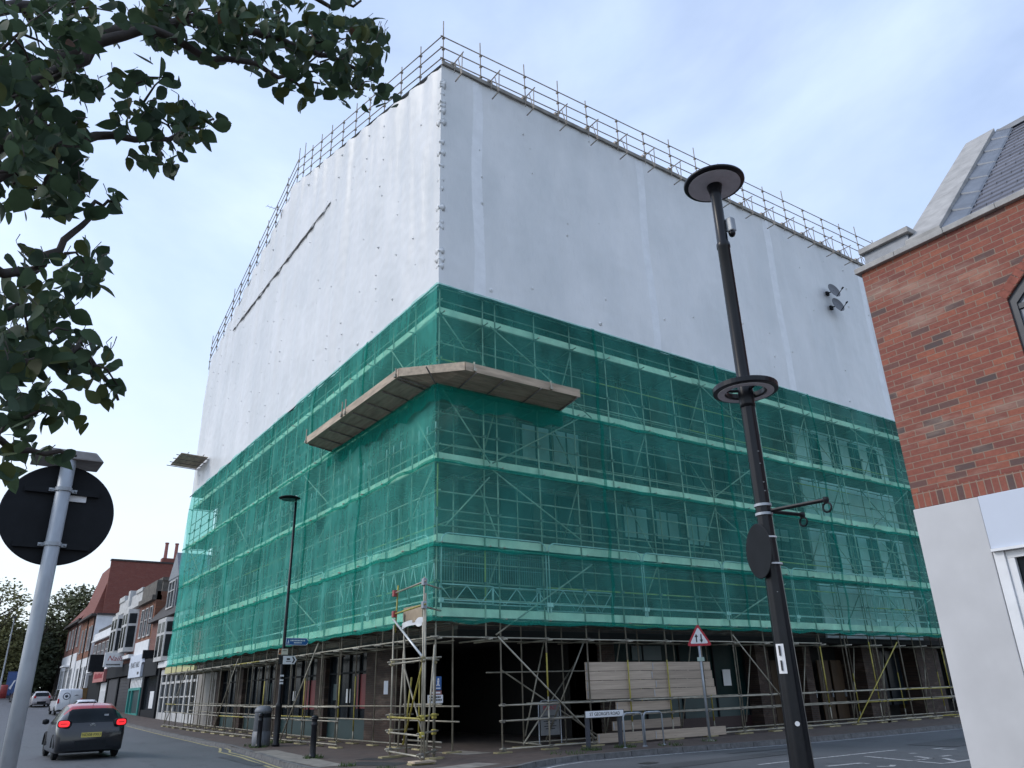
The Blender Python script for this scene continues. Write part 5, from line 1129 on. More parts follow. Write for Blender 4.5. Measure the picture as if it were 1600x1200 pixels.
far_tree('loose olive brown tree at the far left edge of the street', 3.2, 132, 16, [(0, 0, 12, 4.5, 4, 4.5, .35), (1, 0, 8, 4.5, 4, 3.5, .45), (-3, 0, 5, 5, 4, 4, .6), (3, 0, 4.5, 3, 3, 3, .5)], 3600, .32, (.12, .125, .055), (.25, .24, .10), 3)
far_tree('tall feathery green tree behind the last house of the row', 12.6, 136, 17, [(0, 0, 11.5, 4.2, 4, 5, .5), (-3, 0, 7, 3.5, 4, 5, .8), (2, 0, 13, 3.5, 3, 3.5, .3), (4, 0, 8, 5, 4, 6, .6)], 4200, .32, (.085, .10, .055), (.18, .19, .095), 8)
far_tree('dark dense evergreen in the middle of the far trees', 8.6, 134, 11, [(0, 0, 5, 3.6, 3, 5.2, 1.3), (-3.0, 0, 4, 3.5, 3, 4.2, 1.0)], 4200, .34, (.045, .06, .04), (.10, .115, .06), 13)
far_tree('broad dark tree far behind the others at the street end', 5.5, 150, 14, [(0, 0, 6, 9, 4, 6, 1.2), (9, 2, 6, 7, 4, 6, 1.0), (-9, 0, 5, 7, 4, 5.5, 1.0)], 4200, .55, (.045, .06, .042), (.10, .115, .065), 21)
hg = empty('leafscreen', 'dark added hedge along the far bend below the trees', 'leafscreen', (3, 139, zf-.3))  # leaf mass added so no bright sky shows under the trees
leafmass([(-10+3*k, 0, 1.6, 2.6, 1.2, 2.3, 1) for k in range(10)], 900, .34, 31).build('foliage', foliage('leafscreen_foliage', (.025, .036, .022), (.06, .07, .035)), hg)
# ------------------------------------------------------------------ near brick building on the right
XB, YB = 8.85, 4.48
bb = empty('brick_building', 'red brick building with white ground floor, grey stone coping and a slate roof', 'building', (XB, YB, 0))
def B_(b, name, mat, smooth=False, bevel=0): return part(b, name, mat, bb, smooth, bevel)
redst = [(0.0, (0.084, 0.070, 0.069)), (0.055, (0.129, 0.078, 0.069)), (0.10, (0.217, 0.078, 0.059)), (0.35, (0.277, 0.089, 0.060)), (0.5, (0.232, 0.072, 0.054)), (0.7, (0.307, 0.103, 0.068)), (0.85, (0.346, 0.114, 0.067)), (1.0, (0.187, 0.068, 0.056))]
M['redbrick'] = brick('red_facing_brick', redst, (0.25, 0.175, 0.13), 'YZ', dirt=.7)
M['redbrickX'] = brick('red_facing_brick_end', redst, (0.27, 0.20, 0.15), 'XZ', dirt=.45)
ZS, ZC = 3.43, 6.58
# arched window opening in the wall: wall built round it
wy0, wy1, wz0, wz1 = 2.95, 1.55, 4.3, 5.5
arch = [(wy0 - (wy0-wy1)*(i/12), wz1 + .42*math.sin(PI*i/12)) for i in range(13)]
b = MB()
x = XB
def wq(pts): b.poly([(x, y, z) for y, z in pts])
wq([(YB, ZS+.19), (wy0, ZS+.19), (wy0, ZC), (YB, ZC)][::-1]); wq([(wy0, ZS+.19), (wy1, ZS+.19), (wy1, wz0), (wy0, wz0)][::-1])
wq([(wy1, ZS+.19), (-6, ZS+.19), (-6, ZC), (wy1, ZC)][::-1])
for i in range(12): wq([arch[i], arch[i+1], (arch[i+1][0], ZC), (arch[i][0], ZC)][::-1])
prof = [(wy0, wz0)]+arch+[(wy1, wz0)]
for (ya, za), (yb, zb) in zip(prof, prof[1:]): b.quad((x, ya, za), (x, yb, zb), (x+.12, yb, zb), (x+.12, ya, za))
b.quad((x, wy1, wz0), (x, wy0, wz0), (x+.12, wy0, wz0), (x+.12, wy1, wz0))
wall = B_(b, 'side_wall', M['redbrick'])
b = MB(); b.box(XB+.13, YB-.3, ZS+.19, 22, YB, ZC); b.quad((XB, YB, ZS+.19), (XB, YB, ZC), (XB+.13, YB, ZC), (XB+.13, YB, ZS+.19)); B_(b, 'end_wall', M['redbrickX'])
b = MB(); b.box(XB, -6, ZS+.008, XB+.11, YB, ZS+.188); B_(b, 'soldier_course', brick('soldier_course_brick', redst, (0.27, 0.20, 0.15), 'YZ', bw=.075, bh=.3, dirt=.2, offset=0))
b = MB()                                                    # brick arch ring
c0 = ((wy0+wy1)/2, wz1-.5)
def ap(u, o):
    y, z = wy0-(wy0-wy1)*u, wz1+.42*math.sin(PI*u); ty, tz = -(wy0-wy1), .42*PI*math.cos(PI*u); L = math.hypot(ty, tz)
    return (y+tz/L*o*-1*(-1), z-ty/L*o)
for i in range(22):
    u0, u1 = i/22, (i+.86)/22
    q = [ap(u0, .006), ap(u0, .115), ap(u1, .115), ap(u1, .006)]
    b.prism([(XB-.004, y, z) for y, z in q], (.06, 0, 0))
B_(b, 'arch_bricks', plain('arch_brick', (0.25, 0.08, 0.055), .85, 0, .35, 12))
b = MB(); fr = .07                                           # window frame and panes
inner = [(y+(-fr if y > c0[0] else fr)*(1 if abs(y-c0[0]) > .1 else 0), z-fr) for y, z in arch]
outl = prof; inl = [(wy0-fr, wz0+fr)]+inner+[(wy1+fr, wz0+fr)]
n = len(outl)
for i in range(n):
    j = (i+1) % n; a, c_, d_, e = outl[i], outl[j], inl[j], inl[i]
    b.hexa([(XB+.03, *a), (XB+.03, *c_), (XB+.03, *d_), (XB+.03, *e)], [(XB+.10, *a), (XB+.10, *c_), (XB+.10, *d_), (XB+.10, *e)])
b.box(XB+.04, c0[0]-.03, wz0+fr, XB+.099, c0[0]+.03, wz1+.34); b.box(XB+.045, wy1+fr, wz1-.14, XB+.098, wy0-fr, wz1-.08)
wf = B_(b, 'arched_window', plain('anthracite_frame', (.03, .035, .045), .4))
b = MB(); b.poly([(XB+.07, y, z) for y, z in inl][::-1]); o = b.build('pane', plain('bright_window_glass', (.20, .22, .25), .04, 0, .1, 1, spec=1.0), wf)
b = MB(); b.box(XB+.6, wy1-.3, wz0-.2, XB+.64, wy0+.3, wz1+.6); B_(b, 'net_curtain', M['blind'])
b = MB(); y = YB+.06
for w in (.55, .62, .6, .62, .6, .62, .6, .62, .6, .62, .6, .62, .6, .62): b.box(XB-.06, y-w+.004, ZC+.002, XB+.3, y, ZC+.075+random.uniform(0, .002)); y -= w
B_(b, 'coping', M['stone'], bevel=.006)
b = MB(); b.box(XB+.3, YB-.3, ZC+.002, 22, YB+.06, ZC+.08); B_(b, 'coping', M['stone'])
b = MB(); b.box(XB+.05, 3.82, ZC+.078, XB+.55, 4.42, ZC+.28); B_(b, 'parapet_upstand', M['lead'])
b = MB(); b.box(XB-.0, 3.78, ZC+.282, XB+.75, 4.46, ZC+.36); B_(b, 'cap_stone', M['stone'], bevel=.006)
# gable parapet rising away from the street, slate roof behind it
sl_ = .97; XT = 3.05
def gp(t): return XB+.02+t, ZC+.12+sl_*t
b = MB(); t = 0
for w in (.62,)*6:
    t1 = min(t+w*.8, XT); (xa, za), (xb_, zb) = gp(t+.003), gp(t1-.003)
    b.hexa([(xa, 3.86, za-.05), (xa, 3.42, za-.05), (xb_, 3.42, zb-.05), (xb_, 3.86, zb-.05)], [(xa, 3.86, za+.05), (xa, 3.42, za+.05), (xb_, 3.42, zb+.05), (xb_, 3.86, zb+.05)]); t = t1
B_(b, 'gable_coping', M['stone'], bevel=.005)
b = MB(); (xa, za), (xb_, zb) = gp(0.02), gp(XT)
b.prism([(xa, 3.80, ZC), (xb_+XT, 3.80, ZC), (xb_, 3.80, zb-.06), (xa, 3.80, za-.06)], (0, -.32, 0)); B_(b, 'gable_wall', M['lead'])
def slate(name):
    m, nt, bs, out = nodes(name); tc = N(nt, 'ShaderNodeTexCoord'); sp = N(nt, 'ShaderNodeSeparateXYZ'); nt.links.new(tc.outputs['Object'], sp.inputs[0])
    cb = N(nt, 'ShaderNodeCombineXYZ'); nt.links.new(sp.outputs[1], cb.inputs[0]); nt.links.new(sp.outputs[2], cb.inputs[1])
    b = N(nt, 'ShaderNodeTexBrick'); nt.links.new(cb.outputs[0], b.inputs['Vector']); b.inputs['Scale'].default_value = 1
    b.inputs['Brick Width'].default_value = .3; b.inputs['Row Height'].default_value = .14; b.inputs['Mortar Size'].default_value = .006
    b.inputs['Color1'].default_value = (.115, .12, .15, 1); b.inputs['Color2'].default_value = (.155, .16, .195, 1); b.inputs['Mortar'].default_value = (.03, .03, .04, 1)
    nt.links.new(b.outputs['Color'], bs.inputs['Base Color']); bs.inputs['Roughness'].default_value = .5; return m
M['slate'] = slate('blue_grey_slate')
b = MB()                                                    # courses of slates as real overlapping steps
nc = 22
for k in range(nc):
    (xa, za), (xb_, zb) = gp(XT*k/nc), gp(XT*(k+1)/nc); e = .018
    b.hexa([(xa, 3.3, za-.18), (xa, -6, za-.18), (xb_, -6, zb-.18), (xb_, 3.3, zb-.18)], [(xa-.012, 3.3, za-.15+e), (xa-.012, -6, za-.15+e), (xb_, -6, zb-.15), (xb_, 3.3, zb-.15)])
B_(b, 'slate_roof', M['slate'])
b = MB(); (xb_, zb) = gp(XT); b.poly([(xb_+.002, 3.42, zb-.15), (xb_+.002, -6, zb-.15), (xb_+XT, -6, ZC), (xb_+XT, 3.42, ZC)]); b.box(xb_-.08, -6, zb-.17, xb_+.08, 3.4, zb-.09); B_(b, 'ridge', M['lead'])
b = MB(); nl = 7                                            # stepped lead soakers beside the coping
for k in range(nl):
    (xa, za), (xb_, zb) = gp(XT*k/nl+.03), gp(XT*(k+1)/nl+.03)
    b.hexa([(xa, 3.42, za-.12), (xa, 3.18, za-.12), (xb_, 3.18, zb-.13), (xb_, 3.42, zb-.13)], [(xa, 3.42, za-.0), (xa, 3.2, za-.09), (xb_, 3.2, zb-.105), (xb_, 3.42, zb-.03)])
B_(b, 'lead_flashing', M['lead'])
# white ground floor: stucco pier, fascia panel, shop window
b = MB(); b.box(XB-.02, 3.772, .0, XB+.4, YB+.02, ZS); B_(b, 'stucco_pier', M['stucco'], bevel=.008)
b = MB(); b.box(XB+.4, YB-.3, 0, 22, YB+.02, ZS); B_(b, 'end_wall', M['stucco'])
b = MB(); b.box(XB-.03, -6, 2.86, XB+.3, 3.768, ZS); B_(b, 'fascia', M['fascia'], bevel=.006)
b = MB(); b.box(XB-.06, -6, 2.83, XB+.1, 3.76, 2.858); B_(b, 'fascia_drip', M['white'])
b = MB(); b.box(XB-.015, 3.66, 0, XB+.12, 3.765, 2.828); b.box(XB+.01, 3.58, 0, XB+.11, 3.659, 2.75); b.box(XB+.01, -6, 2.751, XB+.11, 3.659, 2.828); b.box(XB+.01, -6, 0, XB+.11, 3.579, .5); sfm = B_(b, 'shop_window_frame', M['white'], bevel=.004)
b = MB(); b.box(XB+.05, -6, .5, XB+.07, 3.579, 2.75); B_(b, 'shop_window', M['glass'])
b = MB(); b.box(XB+.5, -6, .0, 22, 3.4, .3); b.box(XB+.5, -6, 3.0, 22, 3.4, 3.3); B_(b, 'shop_interior', M['void_shade'])

# ------------------------------------------------------------------ near street lamp on the right
LP_ = (4.92, 3.65)
rl = empty('street_lamp', 'tall black fluted street lamp with a flat disc lantern and a second ring below it', 'street lamp', (*LP_, 0))
def flute(prof, n=36, amp=.05, per=9):
    b = MB(); vs = []
    for r, z in prof:
        for i in range(n): t = 2*PI*i/n; q = r*(1+amp*math.cos(per*t)); vs.append((q*math.cos(t), q*math.sin(t), z))
    m = len(prof); b.add(vs, [(j*n+i, j*n+(i+1) % n, (j+1)*n+(i+1) % n, (j+1)*n+i) for j in range(m-1) for i in range(n)]); return b
flute([(.11, 0), (.1, .3), (.088, .8), (.079, 1.09), (.066, 2.05), (.057, 2.66), (.055, 3.7)]).build('column', M['black'], rl, True)
b = MB(); b.lathe([(.06, 3.69), (.062, 3.72), (.062, 3.86), (.055, 3.9), (.054, 5.2), (.06, 5.21), (.06, 5.25), (.05, 5.27), (.047, 5.72), (.052, 5.74), (.05, 5.78), (.075, 5.9)], (0, 0, 0), 24); b.build('upper_column', M['black'], rl, True)
M['lampglass'] = plain('grey_lamp_diffuser', (.6, .6, .65), .5, 0, .08, 14)
b = MB(); b.lathe([(.0, 5.90), (.262, 5.885), (.275, 5.90), (.275, 5.915), (.24, 5.935), (.12, 5.96), (.0, 5.97)], (0, 0, 0), 48); lh = b.build('lantern', M['black'], rl, True)
b = MB(); b.lathe([(.16, 5.879), (.235, 5.879), (.235, 5.8845), (.16, 5.8845)], (0, 0, 0), 48); b.build('outer_diffuser', M['lampglass'], lh)
b = MB(); b.lathe([(.06, 5.876), (.145, 5.876), (.145, 5.8845), (.06, 5.8845)], (0, 0, 0), 48); b.build('inner_diffuser', M['lampglass'], lh)
def ring(b, r0, r1, z0, z1, n=48):
    vs = []
    for r, z in ((r0, z0), (r1, z0), (r1, z1), (r0, z1)):
        for i in range(n): t = 2*PI*i/n; vs.append((r*math.cos(t), r*math.sin(t), z))
    b.add(vs, [(((j+1) % 4)*n+i, ((j+1) % 4)*n+(i+1) % n, j*n+(i+1) % n, j*n+i)[::-1] for j in range(4) for i in range(n)])
b = MB(); ring(b, .155, .262, 3.825, 3.875); rg = b.build('ring', M['black'], rl, bevel=.008)
b = MB(); ring(b, .17, .225, 3.818, 3.8245); b.build('ring_diffuser', plain('ring_light_strip', (.6, .6, .65), .5), rg)
for t in (0.3, 0.3+2.09, 0.3+4.19):
    b = MB(); b.tube((.05*math.cos(t), .05*math.sin(t), 3.84), (.16*math.cos(t), .16*math.sin(t), 3.85), .014); b.build('ring_spoke', M['black'], rg)
b = MB(); b.box(.02, -.105, 5.36, .085, -.04, 5.50); o = b.build('camera_housing', M['galv'], rl, bevel=.01)
b = MB(); b.lathe([(.0, 5.31), (.02, 5.315), (.03, 5.335), (.032, 5.359)], (.0525, -.0725, 0), 16); b.build('camera_dome', M['black'], o, True)
for d, L, z in (((.15, -1), .5, 2.83), ((1, -.12), .42, 2.84)):
    d = Vector((*d, 0)).normalized(); b = MB(); e = d*L; b.tube((d.x*.04, d.y*.04, z), (e.x, e.y, z), .015, 8); b.lathe([(.02, -.02), (.024, 0), (.02, .02)], (e.x, e.y, z), 10); a = b.build('banner_arm', M['black'], rl)
    b = MB(); pts = [(e.x, e.y+.035*math.cos(t), z-.055+.035*math.sin(t)) for t in [k*PI/5 for k in range(11)]]; b.path(pts, .008, 6); b.build('ring_eye', M['black'], a)
b = MB()
for z in (2.8, 2.87): ring(b, .055, .066, z, z+.02)
b.build('clamp', M['galv'], rl)
def cyl_label(z0, z1, t0, t1, r0, r1, mat, name, par):
    b = MB(); n = 8
    b.grid(n, 1, lambda u, v: ((r0+(r1-r0)*v)*math.cos(t0+(t1-t0)*u), (r0+(r1-r0)*v)*math.sin(t0+(t1-t0)*u), z0+(z1-z0)*v)); return b.build(name, mat, par)
va = math.atan2(-LP_[1], -LP_[0])                             # the side that faces the pavement corner
pn = cyl_label(1.66, 1.86, va-.85, va-.05, .0775, .0755, M['signwhite'], 'number_plate', rl)
for k, z in enumerate((1.81, 1.71)):
    tv = va-.45; R = .0815
    rot = Matrix.Rotation(tv+PI/2, 4, 'Z') @ Matrix.Rotation(PI/2, 4, 'X')
    text('digit', '1', .1, M['ink'], pn, (R*math.cos(tv), R*math.sin(tv), z), rot=rot, depth=.002, sx=1.3)
b = MB(); tv = va+.12; b.lathe([(.016, 0), (.016, .006)], (0, 0, 0), 16, Matrix.Translation((.082*math.cos(tv), .082*math.sin(tv), 1.335)) @ Matrix.Rotation(tv+PI/2, 4, 'Z') @ Matrix.Rotation(PI/2, 4, 'X')); b.build('round_sticker', M['signwhite'], rl)
b = MB()
for z, t in ((3.2, .5), (3.3, .5), (3.05, .6), (2.98, .6), (2.22, .2)): b.lathe([(.006, 0), (.008, .006)], (.058*math.cos(va+t), .058*math.sin(va+t), z), 6)
b.build('bolt', M['galv'], rl)
# round sign fixed to it, seen from behind
rs = empty('road_sign', 'back of a round black sign strapped edge-on to the fluted lamp post', 'road sign', (*LP_, 2.53))
nd = Vector((-.9, .43, 0)).normalized(); T = Matrix.Translation(nd*.085) @ nd.to_track_quat('Z', 'Y').to_matrix().to_4x4()
b = MB(); b.M = T; b.lathe([(.2, 0), (.205, .004), (.2, .008)], (0, 0, 0), 40); b.build('disc', M['matblack'], rs)
b = MB(); Tm = nd.to_track_quat('Z', 'Y').to_matrix().to_4x4(); b.M = T; b.box(-.155, -.08, -.004, -.095, .0, -.001) if False else b.box(.03, -.14, -.004, .1, -.08, -.001); b.build('label', M['galv'], rs)
for z in (-.1, .1):
    b = MB(); ring(b, .062+.012*(z < 0), .068+.012*(z < 0), z-.006, z+.006); b.tube((nd.x*.08-nd.y*.12, nd.y*.08+nd.x*.12, z), (nd.x*.08+nd.y*.12, nd.y*.08-nd.x*.12, z), .006); b.build('strap', M['signwhite'], rs)

# ------------------------------------------------------------------ near sign pole on the left
sp_ = empty('road_sign', 'back of a large round black sign on a galvanised pole under a flat light', 'road sign', (.33, 5.25, 0))
b = MB(); b.lathe([(.042, 0), (.041, 3.0), (.03, 3.01)], (0, 0, 0), 20); b.build('pole', M['galv'], sp_, True)
b = MB(); b.M = Matrix.Translation((0, .06, 2.66)) @ Matrix.Rotation(-PI/2, 4, 'X'); b.lathe([(.30, 0), (.306, .004), (.306, .012), (.3, .016)], (0, 0, 0), 64); dc = b.build('disc', M['matblack'], sp_)
b = MB(); b.box(.04, .05, 2.745, .135, .0585, 2.79); b.build('label', M['signwhite'], dc)
for z in (2.47, 2.8):
    b = MB(); ring(b, .0415, .047, z-.011, z+.011); b.box(-.075, .02, z-.01, -.04, .034, z+.01); b.box(.04, .02, z-.01, .075, .034, z+.01); b.tube((-.066, .0, z), (-.066, .04, z), .006, 6); b.tube((.066, 0, z), (.066, .04, z), .006, 6); b.build('clamp', M['galv'], sp_)
    b = MB(); b.box(-.2, .036, z-.018, .2, .0585, z+.018); b.build('channel', M['matblack'], dc)
b = MB(); b.hexa([(-.2, -.05, 2.985), (.19, -.05, 2.985), (.19, .28, 3.0), (-.2, .28, 3.0)], [(-.15, -.02, 3.05), (.14, -.02, 3.05), (.14, .24, 3.06), (-.15, .24, 3.06)]); b.build('sign_light', plain('weathered_grey_housing', (.2, .19, .18), .6, 0, .3, 10), sp_, bevel=.01)
# ------------------------------------------------------------------ street tree close to the camera, branches hang into the top left of the view
CAMP = Vector((0, 0, 1.6))
CW = Matrix(((0.823, -0.194, -0.533), (-0.567, -0.323, -0.758), (-0.025, 0.926, -0.375)))
def spot(px, py, dist):                       # a point in the air, measured from the tree survey
    v = CW @ Vector((px-800, -(py-600), -1180)); v.normalize(); return CAMP+v*dist
nt_ = empty('leafy_tree', 'leafy street tree whose branches hang across the top left, close overhead', 'tree', (-1.5, 2.4, 0))
rr = random.Random(11)
bark = plain('tree_bark', (.05, .042, .038), .85, 0, .35, 12, .3)
b = MB(); b.path([(-1.5, 2.4, 0), (-1.47, 2.42, .8), (-1.52, 2.38, 1.7), (-1.42, 2.45, 2.6), (-1.45, 2.5, 3.6), (-1.4, 2.6, 4.6)], [.15, .125, .115, .1, .075, .045], 12); part(b, 'trunk', bark, nt_, True)
# limbs: (start on trunk height, [(px, py, dist)...], r0)
LIMBS = [((-1.45, 2.5, 3.4), [(-60, 150, 3.2), (70, 110, 3.4), (165, 52, 3.5), (230, 40, 3.6), (330, 30, 3.7), (430, 55, 3.8), (495, 85, 3.9), (560, 105, 4.0), (600, 118, 4.05)], .032),
         ((-1.45, 2.45, 3.0), [(-60, 170, 3.0), (40, 135, 3.1), (130, 85, 3.2), (180, 55, 3.25), (240, 45, 3.3), (330, 90, 3.4), (400, 100, 3.5), (450, 125, 3.6), (500, 130, 3.7)], .026),
         ((-1.43, 2.45, 2.8), [(-70, 250, 2.8), (20, 215, 2.9), (100, 225, 3.0), (150, 215, 3.1), (190, 212, 3.1), (240, 220, 3.2), (300, 200, 3.3), (335, 185, 3.3)], .022),
         ((-1.45, 2.42, 2.5), [(-70, 380, 2.5), (-10, 425, 2.55), (50, 425, 2.6), (90, 390, 2.65), (125, 345, 2.7), (150, 318, 2.72), (175, 315, 2.75)], .016),
         ((-1.44, 2.42, 2.2), [(-70, 560, 2.3), (0, 560, 2.35), (60, 565, 2.4), (120, 545, 2.45), (165, 590, 2.5), (185, 625, 2.5)], .014),
         ((-1.44, 2.42, 2.0), [(-70, 690, 2.25), (0, 690, 2.3), (40, 700, 2.35), (90, 705, 2.4), (120, 712, 2.4)], .011),
         ((-1.44, 2.42, 3.8), [(-80, 20, 3.4), (60, 10, 3.6), (200, -30, 3.8), (420, -30, 4.0), (520, 10, 4.1), (565, 0, 4.1)], .026),
         ((-1.44, 2.45, 2.9), [(-60, 300, 2.7), (20, 270, 2.8), (70, 200, 2.9), (75, 130, 3.0)], .018)]
pts_on = []
for k, (s, ps, r0) in enumerate(LIMBS):
    P = [Vector(s)]+[spot(*p) for p in ps]; Q = []
    for i in range(len(P)-1):
        for t in (0, .34, .67): Q.append(P[i].lerp(P[i+1], t)+Vector((rr.uniform(-1, 1), rr.uniform(-1, 1), rr.uniform(-1, 1)))*.012)
    Q.append(P[-1]); n = len(Q); rs = [r0*(1-i/n)**.8+.0025 for i in range(n)]
    b = MB(); b.path(Q, rs, 7); part(b, 'branch', bark, nt_, True)
    pts_on += [(q, .02) for q in Q[2:]]
# leaves: clusters (px, py, rx, ry, dist, spread, count)
CL = [(45, 60, 90, 75, 3.1, .5, 105), (120, 30, 80, 50, 3.3, .5, 60), (60, 165, 85, 85, 3.0, .5, 130), (25, 265, 55, 75, 2.8, .4, 85), (85, 250, 55, 80, 2.95, .4, 95), (110, 300, 30, 40, 2.8, .3, 26),
      (130, 130, 35, 25, 3.1, .3, 18), (300, 30, 90, 55, 3.6, .5, 175), (380, 45, 65, 45, 3.7, .5, 85), (345, 78, 50, 22, 3.6, .4, 34), (255, 40, 40, 36, 3.6, .4, 50), (440, 25, 50, 30, 3.9, .3, 30), (395, 100, 22, 20, 3.7, .3, 10),
      (450, 85, 45, 45, 3.8, .4, 40), (520, 85, 70, 62, 3.9, .4, 125), (575, 75, 35, 45, 4.0, .3, 45), (560, 135, 45, 35, 4.0, .3, 42), (500, 45, 45, 25, 3.9, .3, 30), (605, 150, 20, 22, 4.0, .2, 9), (470, 150, 22, 18, 3.7, .2, 8), (435, 130, 28, 18, 3.7, .2, 10), (540, 6, 18, 10, 4.1, .1, 5), (585, 40, 18, 14, 4.0, .2, 7), (425, 65, 30, 40, 3.8, .3, 18),
      (230, 145, 55, 40, 3.2, .3, 44), (265, 195, 48, 34, 3.2, .3, 40), (245, 245, 48, 24, 3.2, .3, 32), (200, 190, 32, 20, 3.1, .2, 14), (335, 195, 26, 22, 3.3, .2, 9), (305, 215, 26, 18, 3.3, .2, 9), (245, 90, 20, 22, 3.2, .15, 5), (180, 125, 16, 14, 3.1, .15, 5), (300, 180, 20, 16, 3.2, .15, 6),
      (172, 305, 26, 20, 2.75, .2, 7), (110, 325, 20, 12, 2.7, .1, 3), (140, 330, 14, 10, 2.7, .1, 3), (45, 400, 40, 16, 2.6, .2, 9), (125, 410, 45, 38, 2.6, .3, 30), (60, 440, 60, 30, 2.55, .3, 30), (30, 500, 48, 50, 2.45, .3, 50), (85, 520, 45, 50, 2.5, .3, 42), (125, 560, 45, 45, 2.5, .3, 40), (165, 590, 30, 40, 2.5, .2, 20), (30, 580, 45, 50, 2.4, .3, 45), (60, 640, 50, 30, 2.4, .3, 26), (110, 655, 30, 20, 2.4, .2, 6), (15, 670, 32, 45, 2.35, .3, 26), (15, 735, 18, 22, 2.3, .2, 5), (95, 712, 30, 10, 2.4, .1, 5), (60, 705, 25, 14, 2.4, .1, 4), (150, 440, 22, 16, 2.6, .2, 5), (90, 480, 20, 12, 2.5, .1, 5)]
mleaf = []
def leafmat(name, c):
    m, nt, bs, out = nodes(name); f = noise_n(nt, 9, 3); col = ramp(nt, f, [(.3, tuple(x*.7 for x in c)), (.7, tuple(x*1.3 for x in c))]); nt.links.new(col, bs.inputs['Base Color'])
    bs.inputs['Roughness'].default_value = .6; bs.inputs['Specular IOR Level'].default_value = .12
    tl = N(nt, 'ShaderNodeBsdfTranslucent'); nt.links.new(col, tl.inputs[0]); mx = N(nt, 'ShaderNodeMixShader'); mx.inputs[0].default_value = .32
    nt.links.new(bs.outputs[0], mx.inputs[1]); nt.links.new(tl.outputs[0], mx.inputs[2]); nt.links.new(mx.outputs[0], out.inputs[0]); return m
LM = [leafmat('tree_leaf', (.058, .095, .05)), leafmat('tree_leaf_dark', (.042, .07, .044)), leafmat('tree_leaf_olive', (.07, .09, .035)), leafmat('tree_leaf_russet', (.09, .05, .03))]
b = MB(); st = MB()
def leaf(c, tip, nrm, L):
    w = L*rr.uniform(.29, .41); side = tip.cross(nrm).normalized(); nrm = side.cross(tip).normalized(); fold = rr.uniform(.05, .55); curl = rr.uniform(-.15, .55)
    prof = [(0, .0), (.10, .55), (.28, .95), (.48, 1.0), (.68, .78), (.84, .42), (.93, .17), (1.0, .0)]
    vs = []
    for t, k in prof:
        mid = c+tip*(t*L)-nrm*(curl*L*t*t)
        vs += [mid-side*(w*k)+nrm*(fold*w*k*.8), mid, mid+side*(w*k)+nrm*(fold*w*k*.8)]
    fs = []
    for i in range(len(prof)-1):
        a = 3*i
        for o in (0, 1): fs.append((a+o, a+o+1, a+o+4, a+o+3))
    b.cur = rr.choices((0, 1, 2, 3), (50, 36, 13, .6))[0]; b.add(vs, fs)
for (px, py, rx, ry, dist, sp, n) in CL:
    for _ in range(int(n*1.05)):
        a = rr.random()*2*PI; q = math.sqrt(rr.random()); D = dist+rr.uniform(-sp, sp); c = spot(px+rx*q*math.cos(a), py+ry*q*math.sin(a), D)
        tip = Vector((rr.gauss(.1, .6), rr.gauss(-.1, .6), rr.gauss(-.55, .5))).normalized(); nrm = Vector((rr.gauss(0, .8), rr.gauss(0, .8), rr.gauss(.7, .5))).normalized()
        if abs(tip.dot(nrm)) > .95: continue
        L = rr.uniform(.042, .08)*(dist/3.2)**.25; pet = c-tip*L*.4+Vector((rr.uniform(-.5, .5), rr.uniform(-.5, .5), rr.uniform(.1, .6)))*.02
        leaf(c-tip*L*.35, tip, nrm, L)
        if rr.random() < .3: st.path([pet+Vector((rr.uniform(-.02, .02), rr.uniform(-.02, .02), .02)), pet, c-tip*L*.35], [.0016, .0013, .0011], 4)
    for _ in range(n//16):            # short twigs inside each cluster
        D = dist+rr.uniform(-sp, sp)*.6; p0 = spot(px-rx*.7*rr.random(), py+rr.uniform(-.6, .6)*ry, D); p1 = spot(px+rx*.8*rr.random(), py+rr.uniform(-.8, .8)*ry, D+.05)
        st.path([p0, p0.lerp(p1, .5)+Vector((0, 0, .02)), p1], [.005, .0035, .002], 5)
cr = part(b, 'leaves', LM, nt_, True); cr['kind'] = 'stuff'
tw_ = part(st, 'twigs', bark, nt_, True); tw_['kind'] = 'stuff'
# ------------------------------------------------------------------ sky, sun, camera
SUN_EL, SUN_AZ = math.radians(38), math.radians(-62)      # azimuth measured from +Y towards +X
w = bpy.data.worlds.new('World'); sc.world = w; w.use_nodes = True; nt = w.node_tree
bg = nt.nodes['Background']
sky = N(nt, 'ShaderNodeTexSky', sky_type='NISHITA'); sky.sun_disc = False; sky.sun_elevation = SUN_EL; sky.sun_rotation = SUN_AZ
sky.dust_density = 1.5; sky.ozone_density = 2.0; sky.air_density = 1.0
tc = N(nt, 'ShaderNodeTexCoord'); mp = N(nt, 'ShaderNodeMapping'); mp.inputs['Scale'].default_value = (1, 1, 2.2); nt.links.new(tc.outputs['Generated'], mp.inputs[0])
n1 = N(nt, 'ShaderNodeTexNoise'); n1.inputs['Scale'].default_value = 1.4; n1.inputs['Detail'].default_value = 7; n1.inputs['Roughness'].default_value = .55; n1.inputs['Distortion'].default_value = .4; nt.links.new(mp.outputs[0], n1.inputs['Vector'])
cl = ramp(nt, n1.outputs['Fac'], [(.32, (.38,)*3), (.68, (.88,)*3)])
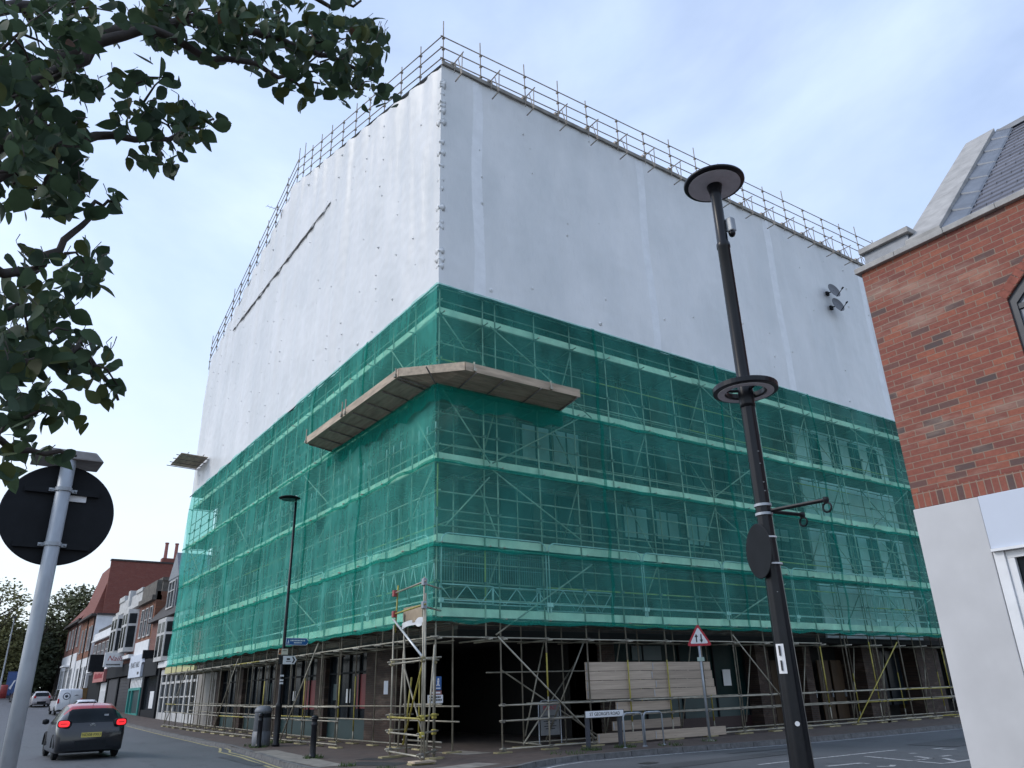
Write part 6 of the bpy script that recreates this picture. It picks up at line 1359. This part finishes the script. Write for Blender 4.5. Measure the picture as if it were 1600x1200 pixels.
sp = N(nt, 'ShaderNodeSeparateXYZ'); nt.links.new(tc.outputs['Generated'], sp.inputs[0])
hz = ramp(nt, sp.outputs[2], [(.0, (1,)*3), (.12, (.85,)*3), (.45, (.1,)*3), (1, (0,)*3)])
mxx = N(nt, 'ShaderNodeMath', operation='MAXIMUM'); nt.links.new(cl, mxx.inputs[0]); nt.links.new(hz, mxx.inputs[1])
n2 = N(nt, 'ShaderNodeTexNoise'); n2.inputs['Scale'].default_value = 5; n2.inputs['Detail'].default_value = 6; nt.links.new(mp.outputs[0], n2.inputs['Vector'])
cc = mixc(nt, n2.outputs['Fac'], (3.55, 4.6, 6.7), (4.7, 5.45, 7.05)); cc = mixc(nt, hz, cc, (4.9, 5.35, 5.55))
fin = mixc(nt, mxx.outputs[0], sky.outputs[0], cc)
nt.links.new(fin, bg.inputs[0]); bg.inputs[1].default_value = 0.1
sl_d = bpy.data.lights.new('sun', 'SUN'); sl_d.energy = 0.6; sl_d.angle = math.radians(15); sl_d.color = (1.0, .95, .88)
so = bpy.data.objects.new('sun', sl_d); COL.objects.link(so)
dv = Vector((math.sin(SUN_AZ)*math.cos(SUN_EL), math.cos(SUN_AZ)*math.cos(SUN_EL), math.sin(SUN_EL)))
so.rotation_euler = dv.to_track_quat('Z', 'Y').to_euler(); so.location = dv*60
cd = bpy.data.cameras.new('camera'); co = bpy.data.objects.new('camera', cd); COL.objects.link(co); sc.camera = co
cd.sensor_width = 36; cd.lens = 36*1180/1600; cd.clip_end = 5000; cd.clip_start = .05
Mx = Matrix(((0.823378, -0.193911, -0.533335), (-0.566941, -0.322516, -0.757998), (-0.025025, 0.926489, -0.375489))).to_4x4()
co.matrix_world = Matrix.Translation((0, 0, 1.6)) @ Mx
sc.view_settings.view_transform = 'Standard'; sc.view_settings.look = 'None'; sc.view_settings.exposure = 1.12; sc.view_settings.gamma = 1
cy_ = sc.cycles
sc.render.engine = 'CYCLES'
cy_.transparent_max_bounces = 24; cy_.max_bounces = 8; cy_.diffuse_bounces = 3; cy_.glossy_bounces = 3
